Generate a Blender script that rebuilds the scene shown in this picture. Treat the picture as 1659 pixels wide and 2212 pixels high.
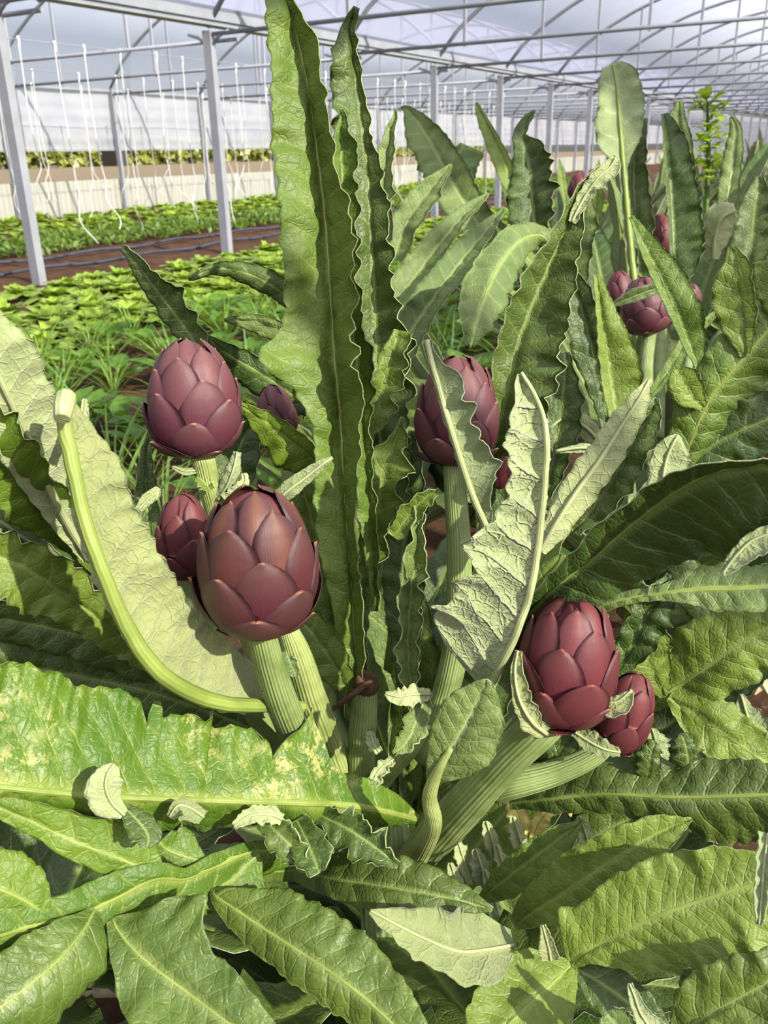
import bpy, math, random
import numpy as np
from mathutils import Vector, Matrix

for o in list(bpy.data.objects):
    bpy.data.objects.remove(o)
SC = bpy.context.scene
COL = SC.collection
RNG = np.random.default_rng(7)
random.seed(7)

# ------------------------------------------------------------------ camera
FOC, IW, IH = 1880.0, 1659.0, 2212.0
PITCH, ROLL, EYE = math.radians(22.4), math.atan2(111, 4594), 1.1
CF = np.array([0, math.cos(PITCH), -math.sin(PITCH)])
_r0 = np.array([1.0, 0, 0]); _u0 = np.cross(_r0, CF)
CR = _r0 * math.cos(ROLL) - _u0 * math.sin(ROLL)
CU = _u0 * math.cos(ROLL) + _r0 * math.sin(ROLL)
CAM = np.array([0, 0, EYE])
cam = bpy.data.cameras.new('camera')
cam.sensor_fit = 'VERTICAL'; cam.sensor_height = 24.0; cam.lens = 24.0 * FOC / IH
cam.clip_start = 0.02; cam.clip_end = 400
cam.dof.use_dof = True; cam.dof.focus_distance = 0.85; cam.dof.aperture_fstop = 9.0
camo = bpy.data.objects.new('camera', cam); COL.objects.link(camo)
camo.matrix_world = Matrix(((CR[0], CU[0], -CF[0], 0), (CR[1], CU[1], -CF[1], 0), (CR[2], CU[2], -CF[2], EYE), (0, 0, 0, 1)))
SC.camera = camo

# ------------------------------------------------------------------ light
SUNV = Vector((0.60, -0.60, 0.53)).normalized()
world = bpy.data.worlds.new('sky'); SC.world = world; world.use_nodes = True
wn = world.node_tree; wn.nodes.clear()
sky = wn.nodes.new('ShaderNodeTexSky'); sky.sky_type = 'NISHITA'; sky.sun_disc = False
sky.sun_elevation = math.asin(SUNV.z); sky.sun_rotation = math.atan2(SUNV.x, SUNV.y)
sky.air_density = 1.0; sky.dust_density = 2.0
bg = wn.nodes.new('ShaderNodeBackground'); bg.inputs[1].default_value = 0.17
wo = wn.nodes.new('ShaderNodeOutputWorld')
hz = wn.nodes.new('ShaderNodeHueSaturation'); hz.inputs['Saturation'].default_value = 0.45   # thin high haze
wn.links.new(sky.outputs[0], hz.inputs['Color']); wn.links.new(hz.outputs[0], bg.inputs[0]); wn.links.new(bg.outputs[0], wo.inputs[0])
sun = bpy.data.lights.new('sun', 'SUN'); sun.energy = 22.0; sun.angle = math.radians(0.7); sun.color = (1.0, 0.93, 0.76)
suno = bpy.data.objects.new('sun', sun); COL.objects.link(suno)
suno.rotation_euler = SUNV.to_track_quat('Z', 'Y').to_euler()
SC.view_settings.view_transform = 'Standard'; SC.view_settings.look = 'None'
SC.view_settings.gamma = 1.0; SC.view_settings.use_curve_mapping = False
SC.view_settings.exposure = 0.0
SC.cycles.max_bounces = 3; SC.cycles.diffuse_bounces = 2; SC.cycles.glossy_bounces = 1; SC.cycles.transmission_bounces = 3; SC.cycles.transparent_max_bounces = 8
SC.cycles.adaptive_threshold = 0.1

# ------------------------------------------------------------------ helpers
AZ = math.radians(30)                     # direction of the crop rows
E1 = np.array([math.sin(AZ), math.cos(AZ), 0.0]); E2 = np.array([-math.cos(AZ), math.sin(AZ), 0.0])
def G(u, v, z=0.0):                       # greenhouse coordinates: along the rows, across them, up
    p = E1 * u + E2 * v; return np.array([p[0], p[1], z])
def at(x, y, d):                          # point seen at a photo pixel, d metres in front of the camera
    return CAM + (CF + CR * (x - IW / 2) / FOC - CU * (y - IH / 2) / FOC) * d

def tag(o, label=None, cat=None, group=None, kind=None):
    if label: o['label'] = label
    if cat: o['category'] = cat
    if group: o['group'] = group
    if kind: o['kind'] = kind
    return o
def mesh(name, V, F, mats, fm=None, smooth=True, uvs=None):
    V = np.asarray(V, dtype=np.float32)
    me = bpy.data.meshes.new(name)
    F = np.asarray(F, dtype=np.int32)
    n, k = F.shape
    me.vertices.add(len(V)); me.vertices.foreach_set('co', V.ravel())
    me.loops.add(n * k); me.loops.foreach_set('vertex_index', F.ravel())
    me.polygons.add(n); me.polygons.foreach_set('loop_start', np.arange(0, n * k, k, dtype=np.int32))
    me.polygons.foreach_set('loop_total', np.full(n, k, dtype=np.int32))
    if fm is not None: me.polygons.foreach_set('material_index', np.asarray(fm, dtype=np.int32))
    me.polygons.foreach_set('use_smooth', np.full(n, bool(smooth)))
    for m in mats: me.materials.append(m)
    if uvs:
        for un, uv in uvs.items():
            l = me.uv_layers.new(name=un)
            l.data.foreach_set('uv', np.asarray(uv, dtype=np.float32)[F.ravel()].ravel())
    me.update(calc_edges=True); me.validate()
    return me
def obj(name, me, parent=None, loc=None):
    o = bpy.data.objects.new(name, me); COL.objects.link(o)
    if parent is not None:
        o.parent = parent
        if parent.name in ROOTS: o.matrix_parent_inverse = Matrix.Translation(-parent.location)
    if loc is not None: o.location = loc
    return o
ROOTS = set()                             # plants whose parts are built in world coordinates
def plant_root(name, loc, label, cat, group=None):
    o = empty(name, loc); ROOTS.add(o.name); return tag(o, label, cat, group)
def empty(name, loc=(0, 0, 0)):
    o = bpy.data.objects.new(name, None); o.empty_display_size = 0.1; COL.objects.link(o); o.location = loc; return o
def spline(P, n):
    """Catmull-Rom through the rows of P (any number of columns), n samples, chord length spaced."""
    P = np.asarray(P, float); m = len(P)
    if m == 2: P = np.vstack([P[0], P.mean(0), P[1]]); m = 3
    c = np.r_[0, np.cumsum(np.sqrt(((P[1:, :2] - P[:-1, :2]) ** 2).sum(1)) + 1e-6)]
    q = np.linspace(0, c[-1], n); i = np.clip(np.searchsorted(c, q, 'right') - 1, 0, m - 2)
    M = np.zeros_like(P)
    M[1:-1] = (P[2:] - P[:-2]) / (c[2:] - c[:-2])[:, None]
    M[0] = (P[1] - P[0]) / (c[1] - c[0]); M[-1] = (P[-1] - P[-2]) / (c[-1] - c[-2])
    h = (c[i + 1] - c[i]); t = ((q - c[i]) / h)[:, None]; h = h[:, None]
    return ((2*t**3 - 3*t**2 + 1) * P[i] + (t**3 - 2*t**2 + t) * h * M[i] + (-2*t**3 + 3*t**2) * P[i + 1] + (t**3 - t**2) * h * M[i + 1])
def unit(v): return v / (np.linalg.norm(v, axis=-1, keepdims=True) + 1e-12)
def grid_faces(nu, nv, off=0, wrap=False):
    i, j = np.meshgrid(np.arange(nu - 1), np.arange(nv if wrap else nv - 1), indexing='ij')
    j2 = (j + 1) % nv
    return np.stack([i * nv + j, i * nv + j2, (i + 1) * nv + j2, (i + 1) * nv + j], -1).reshape(-1, 4) + off
def tube_arrays(P, R, seg=10, ridges=0, ramp=0.0, flat=1.0, ref=None):
    P = np.asarray(P, float); R = np.broadcast_to(np.asarray(R, float), (len(P),))
    T = unit(np.gradient(P, axis=0))
    fixed = ref is None
    if ref is None:
        ref = np.array([0.3, -0.9, 0.2])
    ref = np.broadcast_to(np.asarray(ref, float), P.shape)
    if fixed:
        A = np.zeros_like(P); A[0] = unit(np.cross(T[0], ref[0]))
        for q in range(1, len(P)): A[q] = unit(A[q - 1] - T[q] * (A[q - 1] @ T[q]))
    else: A = unit(np.cross(T, ref))
    B = np.cross(T, A)
    ph = np.linspace(0, 2 * math.pi, seg, endpoint=False)
    k = 1 + ramp * np.cos(ridges * ph)
    V = P[:, None] + R[:, None, None] * k[None, :, None] * (np.cos(ph)[None, :, None] * A[:, None] + flat * np.sin(ph)[None, :, None] * B[:, None])
    n = len(P)
    F = grid_faces(n, seg, 0, True)
    V = np.vstack([V.reshape(-1, 3), P[0], P[-1]])
    j = np.arange(seg); j2 = (j + 1) % seg
    c0 = np.stack([np.full(seg, n * seg), j2, j, j], 1); c1 = np.stack([np.full(seg, n * seg + 1), (n-1)*seg + j, (n-1)*seg + j2, (n-1)*seg + j2], 1)
    L = np.r_[0, np.cumsum(np.linalg.norm(np.diff(P, axis=0), axis=1))]
    uv = np.stack(np.broadcast_arrays(L[:, None], (ph / (2*math.pi))[None, :]), -1).reshape(-1, 2)
    uv = np.vstack([uv, [[0, 0]], [[L[-1], 0]]])
    return V, F, np.vstack([c0, c1]), uv
def tube(name, P, R, mat, parent=None, seg=10, **kw):
    V, F, C, uv = tube_arrays(P, R, seg, **kw)
    # caps as degenerate-free triangles: build through quads with a repeated corner removed
    me = bpy.data.meshes.new(name)
    faces = [tuple(f) for f in F.tolist()] + [tuple(c[:3]) for c in C.tolist()]
    me.from_pydata(V.tolist(), [], faces)
    me.polygons.foreach_set('use_smooth', [True] * len(F) + [False] * len(C))
    l = me.uv_layers.new(name='UVMap')
    idx = np.zeros(len(me.loops), dtype=np.int32); me.loops.foreach_get('vertex_index', idx)
    l.data.foreach_set('uv', uv[idx].astype(np.float32).ravel())
    me.materials.append(mat); me.update()
    return obj(name, me, parent)
def box_arrays(a, b, w, h, up=(0, 0, 1)):
    a = np.asarray(a, float); b = np.asarray(b, float); t = unit(b - a); up = np.asarray(up, float)
    s = np.cross(t, up); s = s / np.linalg.norm(s) * w / 2; u = np.cross(s, t); u = u / np.linalg.norm(u) * h / 2
    V = [p + i * s + j * u for p in (a, b) for i, j in ((-1, -1), (1, -1), (1, 1), (-1, 1))]
    F = [[0, 1, 2, 3], [7, 6, 5, 4], [0, 4, 5, 1], [1, 5, 6, 2], [2, 6, 7, 3], [3, 7, 4, 0]]
    return np.array(V), np.array(F)
def boxes(name, specs, mat, parent=None):
    Vs, Fs, k = [], [], 0
    for s in specs:
        V, F = box_arrays(*s); Vs.append(V); Fs.append(F + k); k += len(V)
    return obj(name, mesh(name, np.vstack(Vs), np.vstack(Fs), [mat], smooth=False), parent)

# ------------------------------------------------------------------ materials
class NT:
    def __init__(s, name):
        s.m = bpy.data.materials.new(name); s.m.use_nodes = True; s.t = s.m.node_tree; s.t.nodes.clear()
        s.out = s.n('ShaderNodeOutputMaterial')
    def n(s, typ, **kw):
        x = s.t.nodes.new(typ)
        for k, v in kw.items(): setattr(x, k, v)
        return x
    def set(s, sock, v):
        if isinstance(v, bpy.types.NodeSocket): s.t.links.new(v, sock)
        else: sock.default_value = v
    def math(s, op, a, b=0.0, c=None, clamp=False):
        x = s.n('ShaderNodeMath', operation=op); x.use_clamp = clamp
        s.set(x.inputs[0], a); s.set(x.inputs[1], b)
        if c is not None: s.set(x.inputs[2], c)
        return x.outputs[0]
    def ramp(s, v, lo, hi, a=0.0, b=1.0):
        x = s.n('ShaderNodeMapRange', interpolation_type='SMOOTHSTEP'); s.set(x.inputs[0], v)
        for k, q in zip((1, 2, 3, 4), (lo, hi, a, b)): x.inputs[k].default_value = q
        return x.outputs[0]
    def mix(s, f, a, b, mode='MIX'):
        x = s.n('ShaderNodeMix', data_type='RGBA', blend_type=mode)
        s.set(x.inputs[0], f)
        for k, v in ((6, a), (7, b)):
            s.set(x.inputs[k], (v[0], v[1], v[2], 1.0) if isinstance(v, (tuple, list)) else v)
        return x.outputs[2]
    def noise(s, vec, scale, detail=3.0, rough=0.55, fac=True):
        x = s.n('ShaderNodeTexNoise'); x.inputs['Scale'].default_value = scale; x.inputs['Detail'].default_value = detail; x.inputs['Roughness'].default_value = rough
        if vec is not None: s.set(x.inputs['Vector'], vec)
        return x.outputs[0] if fac else x.outputs[1]
    def uv(s, name):
        x = s.n('ShaderNodeUVMap'); x.uv_map = name; return x.outputs[0]
    def xyz(s, v):
        x = s.n('ShaderNodeSeparateXYZ'); s.set(x.inputs[0], v); return x.outputs
    def obj(s): return s.n('ShaderNodeTexCoord').outputs['Object']
    def pos(s): return s.n('ShaderNodeNewGeometry').outputs['Position']
    def rnd(s): return s.n('ShaderNodeObjectInfo').outputs['Random']
    def bump(s, h, strength, dist):
        x = s.n('ShaderNodeBump'); x.inputs['Strength'].default_value = strength; x.inputs['Distance'].default_value = dist
        s.set(x.inputs['Height'], h); return x.outputs[0]
    def bsdf(s, col, rough=0.5, spec=0.5, normal=None, sheen=0.0, metallic=0.0):
        b = s.n('ShaderNodeBsdfPrincipled')
        s.set(b.inputs['Base Color'], (col[0], col[1], col[2], 1) if isinstance(col, (tuple, list)) else col)
        s.set(b.inputs['Roughness'], rough); b.inputs['Specular IOR Level'].default_value = spec
        b.inputs['Metallic'].default_value = metallic
        if sheen: b.inputs['Sheen Weight'].default_value = sheen; b.inputs['Sheen Roughness'].default_value = 0.5
        if normal is not None: s.set(b.inputs['Normal'], normal)
        return b.outputs[0]
    def mixs(s, f, a, b):
        x = s.n('ShaderNodeMixShader'); s.set(x.inputs[0], f); s.t.links.new(a, x.inputs[1]); s.t.links.new(b, x.inputs[2]); return x.outputs[0]
    def transl(s, col, normal=None):
        x = s.n('ShaderNodeBsdfTranslucent'); s.set(x.inputs[0], (col[0], col[1], col[2], 1) if isinstance(col, (tuple, list)) else col)
        if normal is not None: s.set(x.inputs[1], normal)
        return x.outputs[0]
    def done(s, sh): s.t.links.new(sh, s.out.inputs[0]); return s.m
def srgb(r, g, b):
    f = lambda c: c / 12.92 if c <= 0.04045 else ((c + 0.055) / 1.055) ** 2.4
    return tuple(f(c / 255.0) * 0.76 for c in (r, g, b))
def dim(c, k): return tuple(x * k for x in c)

def leaf_material(name, ca, cb, vein, top=True, rough=0.4, transl=0.22, scar=0.0, netw=0.22, veinw=0.34, spec=0.5, relief=1.0):
    t = NT(name)
    vs = t.xyz(t.uv('Vein')); me = t.uv('Metric')
    fr = t.math('FRACT', t.math('ADD', vs[0], t.math('MULTIPLY', t.math('SUBTRACT', t.noise(me, 38, 3), 0.5), 0.55))); dd = t.math('ABSOLUTE', t.math('SUBTRACT', fr, 0.5))
    line = t.ramp(dd, 0.43, 0.5)
    glow = t.ramp(dd, 0.30, 0.5)
    s = t.math('ABSOLUTE', vs[1])
    line = t.math('MULTIPLY', line, t.ramp(s, 0.55, 1.0, 1.0, 0.15))
    rib = t.ramp(s, 0.03, 0.16, 1.0, 0.0)
    wob = t.n('ShaderNodeVectorMath', operation='MULTIPLY_ADD')
    t.set(wob.inputs[0], t.noise(me, 60, 2, fac=False)); wob.inputs[1].default_value = (0.006, 0.006, 0); t.set(wob.inputs[2], me)
    vo = t.n('ShaderNodeTexVoronoi', feature='DISTANCE_TO_EDGE'); vo.inputs['Scale'].default_value = 95; t.set(vo.inputs['Vector'], wob.outputs[0])
    net = t.ramp(vo.outputs[0], 0.0, 0.10, 1.0, 0.0)
    net2 = t.ramp(t.noise(me, 300, 1), 0.45, 0.6)
    big = t.ramp(t.noise(me, 14, 4, 0.6), 0.32, 0.68)
    col = t.mix(big, ca, cb)
    rv = t.rnd()
    hs = t.n('ShaderNodeHueSaturation'); t.set(hs.inputs['Color'], col)
    t.set(hs.inputs['Value'], t.ramp(rv, 0, 1, 0.82, 1.15)); t.set(hs.inputs['Hue'], t.ramp(rv, 0, 1, 0.512, 0.488))
    col = hs.outputs[0]
    if scar:
        z = t.math('MULTIPLY', t.ramp(t.noise(me, 55, 10, 0.8), 0.49, 0.56), t.ramp(t.noise(me, 9, 3), 0.46, 0.66))
        col = t.mix(t.math('MULTIPLY', z, scar), col, srgb(196, 192, 120))
    sp = t.ramp(t.noise(me, 150, 4), 0.70, 0.78)
    col = t.mix(t.math('MULTIPLY', sp, 0.22), col, srgb(190, 170, 110))
    col = t.mix(t.math('MULTIPLY', glow, 0.12), col, vein)
    col = t.mix(t.math('MULTIPLY', t.math('MAXIMUM', line, t.math('MULTIPLY', net, netw)), veinw), col, vein)
    col = t.mix(t.math('MULTIPLY', rib, 0.6), col, vein)
    sgn = -1.0 if top else 1.0
    h = t.math('ADD', t.math('MULTIPLY', line, 1.0), t.math('ADD', t.math('MULTIPLY', net, 0.55), t.math('MULTIPLY', net2, 0.25)))
    h = t.math('ADD', t.math('MULTIPLY', h, sgn), t.math('MULTIPLY', t.noise(me, 45, 3), 1.1))
    bp = t.bump(h, 0.42 * relief, 0.0020)
    b = t.bsdf(col, rough, spec, bp, sheen=0.0 if top else 0.25)
    tl = t.transl(t.mix(0.35, col, (0.45, 0.6, 0.02)))
    return t.done(t.mixs(transl, b, tl))

M = {}
M['top'] = leaf_material('leaf_upper_green', srgb(92, 116, 40), srgb(114, 138, 56), srgb(150, 166, 92), True, 0.5, 0.15, spec=0.35)
M['topd'] = leaf_material('leaf_upper_deep_shaded_green', srgb(62, 84, 31), srgb(80, 102, 43), srgb(130, 150, 82), True, 0.46, 0.13, spec=0.4)  # deep green; on shaded leaves the shade is put into this colour
M['topm'] = leaf_material('leaf_upper_green_dimmed', srgb(72, 96, 34), srgb(92, 116, 46), srgb(132, 148, 80), True, 0.46, 0.14, spec=0.4)  # weaker sun on flat-lying leaves, put into the colour as a darker green
M['topg'] = leaf_material('leaf_upper_grey_green', srgb(92, 115, 58), srgb(114, 134, 74), srgb(154, 170, 112), True, 0.52, 0.13, spec=0.3)
M['topy'] = leaf_material('leaf_upper_yellow_green', srgb(84, 114, 30), srgb(104, 132, 40), srgb(148, 162, 78), True, 0.48, 0.16, spec=0.35)
M['scar'] = leaf_material('leaf_upper_scarred', srgb(82, 116, 28), srgb(106, 134, 38), srgb(146, 160, 70), True, 0.46, 0.15, spec=0.4, scar=0.8, netw=0.25)
M['und'] = leaf_material('leaf_under_felted', srgb(136, 148, 94), srgb(152, 163, 108), srgb(170, 180, 126), False, 0.8, 0.16, netw=0.5, veinw=0.45, spec=0.2, relief=1.5)
M['undg'] = leaf_material('leaf_under_grey_felt', srgb(150, 164, 112), srgb(170, 182, 130), srgb(194, 202, 156), False, 0.85, 0.14, netw=0.35, spec=0.2, relief=1.2)
M['undv'] = leaf_material('leaf_under_strong_veins', srgb(150, 164, 112), srgb(170, 182, 130), srgb(200, 206, 164), False, 0.8, 0.1, netw=0.6, veinw=0.6, spec=0.2, relief=2.6)
PAIR = {'topm': ('topm', 'und'), 'yel': ('yellow', 'dry'), 'ven': ('topg', 'undv'), 'top': ('top', 'und'), 'topd': ('topd', 'undg'), 'topg': ('topg', 'undg'), 'topy': ('topy', 'und'), 'scar': ('scar', 'und'), 'g': ('topd', 'undg'), 'p': ('top', 'und')}

def rib_material(name, c, c2, k=16, bs=0.5):
    t = NT(name); v = t.xyz(t.uv('UVMap'))
    st = t.math('SINE', t.math('MULTIPLY', v[1], 2 * math.pi * k))
    col = t.mix(t.ramp(st, -1, 1), c, c2)
    col = t.mix(t.ramp(t.noise(t.obj(), 30, 3), 0.4, 0.7), col, dim(c, 0.8))
    return t.done(t.mixs(0.1, t.bsdf(col, 0.5, 0.4, t.bump(st, bs, 0.0012)), t.transl(col)))
M['rib'] = rib_material('midrib_pale_green', srgb(140, 160, 72), srgb(152, 168, 86), 9, 0.2)
M['ribp'] = rib_material('midrib_felted', srgb(180, 190, 134), srgb(192, 200, 148), 9, 0.2)
M['riby'] = rib_material('midrib_yellow', srgb(186, 198, 70), srgb(196, 206, 92), 7, 0.15)
M['stem'] = rib_material('stalk_ridged', srgb(132, 152, 86), srgb(160, 176, 114), 28, 0.4)
M['steml'] = rib_material('stalk_ridged_light', srgb(156, 172, 96), srgb(184, 194, 128), 28, 0.4)

def simple(name, c, rough=0.6, spec=0.4, var=0.15, scale=8, bump=0.0, metallic=0.0, bscale=60):
    t = NT(name); o = t.obj()
    n = t.noise(o, scale, 4)
    col = t.mix(t.ramp(n, 0.3, 0.7), dim(c, 1 - var), dim(c, 1 + var))
    nm = t.bump(t.noise(o, bscale, 4), 0.6, bump) if bump else None
    return t.done(t.bsdf(col, rough, spec, nm, metallic=metallic))
M['steel'] = simple('galvanised_steel', srgb(150, 153, 162), 0.5, 0.5, 0.08, 5)
M['steeld'] = simple('galvanised_tube', srgb(150, 154, 164), 0.5, 0.5, 0.08, 5)
M['string'] = simple('white_twine', srgb(226, 228, 226), 0.7, 0.3, 0.03)
M['hose'] = simple('black_drip_hose', srgb(60, 66, 80), 0.5, 0.4)
M['cut'] = simple('dried_cut_brown', srgb(86, 66, 50), 0.9, 0.1, 0.3, 120, 0.002)
M['dry'] = simple('dry_straw_leaf', srgb(214, 196, 150), 0.8, 0.2, 0.15, 40)
M['yellow'] = simple('withered_yellow_leaf', srgb(220, 204, 116), 0.6, 0.3, 0.2, 30)

def film():
    t = NT('greenhouse_film'); o = t.pos()
    n = t.ramp(t.noise(o, 0.7, 4), 0.3, 0.75)
    col = t.mix(n, dim(srgb(204, 208, 238), 1.3), dim(srgb(216, 219, 244), 1.3))
    tr = t.n('ShaderNodeBsdfTransparent'); tr.inputs[0].default_value = (0.93, 0.94, 0.97, 1)
    d = t.mixs(0.3, t.transl(col), t.bsdf(col, 0.35, 0.5))
    return t.done(t.mixs(0.57, tr.outputs[0], d))
M['film'] = film()
def film_wall():
    t = NT('side_film'); o = t.pos()
    w = t.xyz(o)
    n = t.ramp(t.noise(o, 1.2, 5), 0.3, 0.75)
    st = t.ramp(t.math('SINE', t.math('MULTIPLY', w[2], 26.0)), -1, 1)
    col = t.mix(n, srgb(206, 209, 224), srgb(226, 228, 238))
    tr = t.n('ShaderNodeBsdfTransparent'); tr.inputs[0].default_value = (0.9, 0.92, 0.97, 1)
    d = t.mixs(0.55, t.transl(col), t.bsdf(col, 0.4, 0.5, t.bump(t.math('ADD', st, n), 0.3, 0.02)))
    return t.done(t.mixs(0.8, tr.outputs[0], d))
M['filmw'] = film_wall()
def skirt():
    t = NT('skirt_sheet'); o = t.pos()
    a = t.xyz(o); u = t.math('ADD', t.math('MULTIPLY', a[0], E1[0]), t.math('MULTIPLY', a[1], E1[1]))
    st = t.ramp(t.math('SINE', t.math('MULTIPLY', u, 48.0)), -1, 1)
    col = t.mix(st, srgb(196, 196, 184), srgb(206, 206, 196))
    return t.done(t.mixs(0.35, t.bsdf(col, 0.5, 0.4, t.bump(st, 0.4, 0.02)), t.transl(col)))
M['skirt'] = skirt()
def soil(name, a, b, sc=6.0):
    t = NT(name); o = t.pos()
    n = t.noise(o, sc, 8, 0.7)
    col = t.mix(t.ramp(n, 0.3, 0.7), a, b)
    g = t.ramp(t.noise(o, sc * 6, 3), 0.62, 0.7)
    col = t.mix(t.math('MULTIPLY', g, 0.4), col, srgb(168, 140, 112))
    return t.done(t.bsdf(col, 0.95, 0.15, t.bump(t.noise(o, sc * 4, 8, 0.7), 1.0, 0.05)))
M['soil'] = soil('brown_soil', srgb(78, 54, 38), srgb(118, 86, 62))
M['soilout'] = soil('pale_dry_soil', srgb(102, 92, 80), srgb(122, 110, 96), 2.0)

def greens(name, a, b, tl=0.35, rough=0.45):
    t = NT(name); o = t.obj()
    col = t.mix(t.ramp(t.noise(o, 22, 3), 0.35, 0.65), a, b)
    hs = t.n('ShaderNodeHueSaturation'); t.set(hs.inputs['Color'], col); t.set(hs.inputs['Value'], t.ramp(t.rnd(), 0, 1, 0.8, 1.18))
    col = hs.outputs[0]
    bp = t.bump(t.noise(o, 60, 3), 0.6, 0.006)
    return t.done(t.mixs(tl, t.bsdf(col, rough, 0.4, bp), t.transl(t.mix(0.4, col, (0.5, 0.7, 0.03)), bp)))
M['lettuce'] = greens('lettuce_leaf', srgb(140, 176, 48), srgb(182, 208, 88))
M['greens'] = greens('leafy_green', srgb(78, 122, 36), srgb(106, 146, 54))
M['grass'] = greens('grass_blade', srgb(96, 134, 46), srgb(132, 164, 74), 0.3)
M['onion'] = greens('onion_blade', srgb(74, 118, 62), srgb(98, 140, 82), 0.2)
M['carrot'] = greens('fine_feathery_green', srgb(82, 112, 40), srgb(112, 138, 58), 0.25)
M['hedge'] = greens('hedge_leaf', srgb(96, 104, 48), srgb(128, 130, 66), 0.25)
# ------------------------------------------------------------------ greenhouse shell and ground
SP = 2.95; A0 = 6.05; B0 = 12.5; VA, VB, VC, VD = 7.4, 15.6, -1.3, -9.5
ZG, ZT = 2.5, 2.42; RISE = 1.75
def arch_pts(v0, v1, n=17, u=0.0):
    k = np.linspace(0, 1, n); z = ZG + RISE * (1 - (2 * k - 1) ** 2) ** 0.8
    return np.array([G(u, v0 + (v1 - v0) * a, b) for a, b in zip(k, z)])
# ground: one surface, gently uneven
n1, n2 = 120, 90
uu = np.linspace(-12, 70, n1); vv = np.linspace(-16, 15.58, n2)
V = []
for a in uu:
    for b in vv:
        V.append(G(a, b, 0.02 * math.sin(a * 3.1) * math.sin(b * 2.3) + 0.025 * math.sin(b * 4.2) - 0.03))
floor = tag(obj('floor', mesh('floor', V, grid_faces(n1, n2), [M['soil']])), 'bare brown soil floor of the greenhouse', kind='structure')
V = [G(-60, 15.58, -0.04), G(360, 15.58, -0.04), G(360, 190, -0.04), G(-60, 190, -0.04)]
tag(obj('ground_outside', mesh('ground_outside', V, [[0, 1, 2, 3]], [M['soilout']])), 'pale dry soil of the field outside the greenhouse', kind='structure')

def film_sheet(name, v0, v1, label, u0=-12, u1=70):
    a = arch_pts(v0, v1, 25); a[:, 2] += 0.03
    V = np.vstack([a + E1 * u0, a + E1 * u1])
    return tag(obj(name, mesh(name, V, grid_faces(2, 25), [M['film']])), label, kind='structure')
film_sheet('ceiling', VA, VB, 'curved translucent film roof of the far bay')
film_sheet('ceiling', VC, VA, 'curved translucent film roof of the near bay')
film_sheet('ceiling', VD, VC, 'curved translucent film roof of the bay over the path')
def wall_sheet(name, z0, z1, v, mat, label, sag=0.0, u0=-12, u1=70, nu=260, nz=9):
    V = []
    for i, u in enumerate(np.linspace(u0, u1, nu)):
        for k in np.linspace(0, 1, nz):
            V.append(G(u, v + sag * (math.sin(u * 1.7 + k * 3) * 0.3 + math.sin(k * 19) * 0.22), z0 + (z1 - z0) * k + (0.02 * math.sin(u * 2.1) if k == 0 else 0)))
    return tag(obj(name, mesh(name, V, grid_faces(nu, nz), [mat])), label, kind='structure')
wall_sheet('wall_left', 1.30, 2.48, VB + 0.06, M['filmw'], 'wrinkled white roll-up film of the side wall', 0.06)
wall_sheet('trim_1', 0.0, 0.70, VB + 0.05, M['skirt'], 'cream ribbed skirt sheet along the foot of the side wall', 0.01)
wall_sheet('wall_right', 0.0, 2.48, VD, M['filmw'], 'white film side wall behind the path', 0.05)
V = [G(70, VD, 0), G(70, VB, 0), G(70, VB, 2.5), G(70, VD, 2.5)]
tag(obj('wall_back', mesh('wall_back', V, [[0, 1, 2, 3]], [M['filmw']], smooth=False)), 'far end wall of white film', kind='structure')

frame = tag(empty('greenhouse_frame'), 'galvanised steel frame of posts gutters arches and tie bars', kind='structure')
def put(o): o.parent = frame; return o
def post(u, v, w, h, cap=True):
    specs = [(G(u, v, -0.05), G(u, v, h), w, w * 0.75, E1)]
    boxes('post', specs, M['steel'], frame)
for k in range(-2, 20): post(A0 + SP * k, VA, 0.115, 2.46)
for k in range(-3, 19): post(B0 + SP * k, VB - 0.05, 0.09, 2.5)
for k in range(-4, 20): post(A0 + SP * (k + 0.5), VC, 0.115, 2.46)
for v in (VA, VC):
    boxes('gutter', [(G(-12, v, 2.56), G(70, v, 2.56), 0.17, 0.10), (G(-12, v + 0.10, 2.63), G(70, v + 0.10, 2.63), 0.03, 0.14), (G(-12, v - 0.10, 2.63), G(70, v - 0.10, 2.63), 0.03, 0.14)], M['steeld'], frame)
boxes('eave_rail', [(G(-12, VB, 2.5), G(70, VB, 2.5), 0.06, 0.06)], M['steeld'], frame)
boxes('roll_bar', [(G(-12, VB + 0.06, 1.31), G(70, VB + 0.06, 1.31), 0.04, 0.04)], M['steel'], frame)
def rods(name, P, r, seg=6): return tube(name, np.asarray(P), r, M['steeld'], frame, seg=seg)
for v0, v1, uo in ((VA, VB, B0 - 4 * SP), (VC, VA, A0 - 3 * SP), (VD, VC, A0 - 3 * SP)):
    sh = None; st = None
    for k in range(0, 23):
        u = uo + SP * k
        if v0 == VD and k > 12: break
        P = arch_pts(v0, v1, 21, u)
        if sh is None:
            sh = rods('arch', arch_pts(v0, v1, 21, 0), 0.032); st = rods('tie_bar', [G(0, v0, ZT), G(0, (v0 + v1) / 2, ZT + .01), G(0, v1, ZT)], 0.026)
            a, b = sh, st
        else:
            a = sh.copy(); b = st.copy(); COL.objects.link(a); COL.objects.link(b)
        a.location = E1 * u; b.location = E1 * u
        for f in (0.22, 0.5, 0.78):
            zt = ZG + RISE * (1 - (2 * f - 1) ** 2) ** 0.8
            boxes('hanger', [(G(u, v0 + (v1 - v0) * f, ZT - 0.03), G(u, v0 + (v1 - v0) * f, zt), 0.035, 0.035, E1)], M['steel'], frame)
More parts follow.
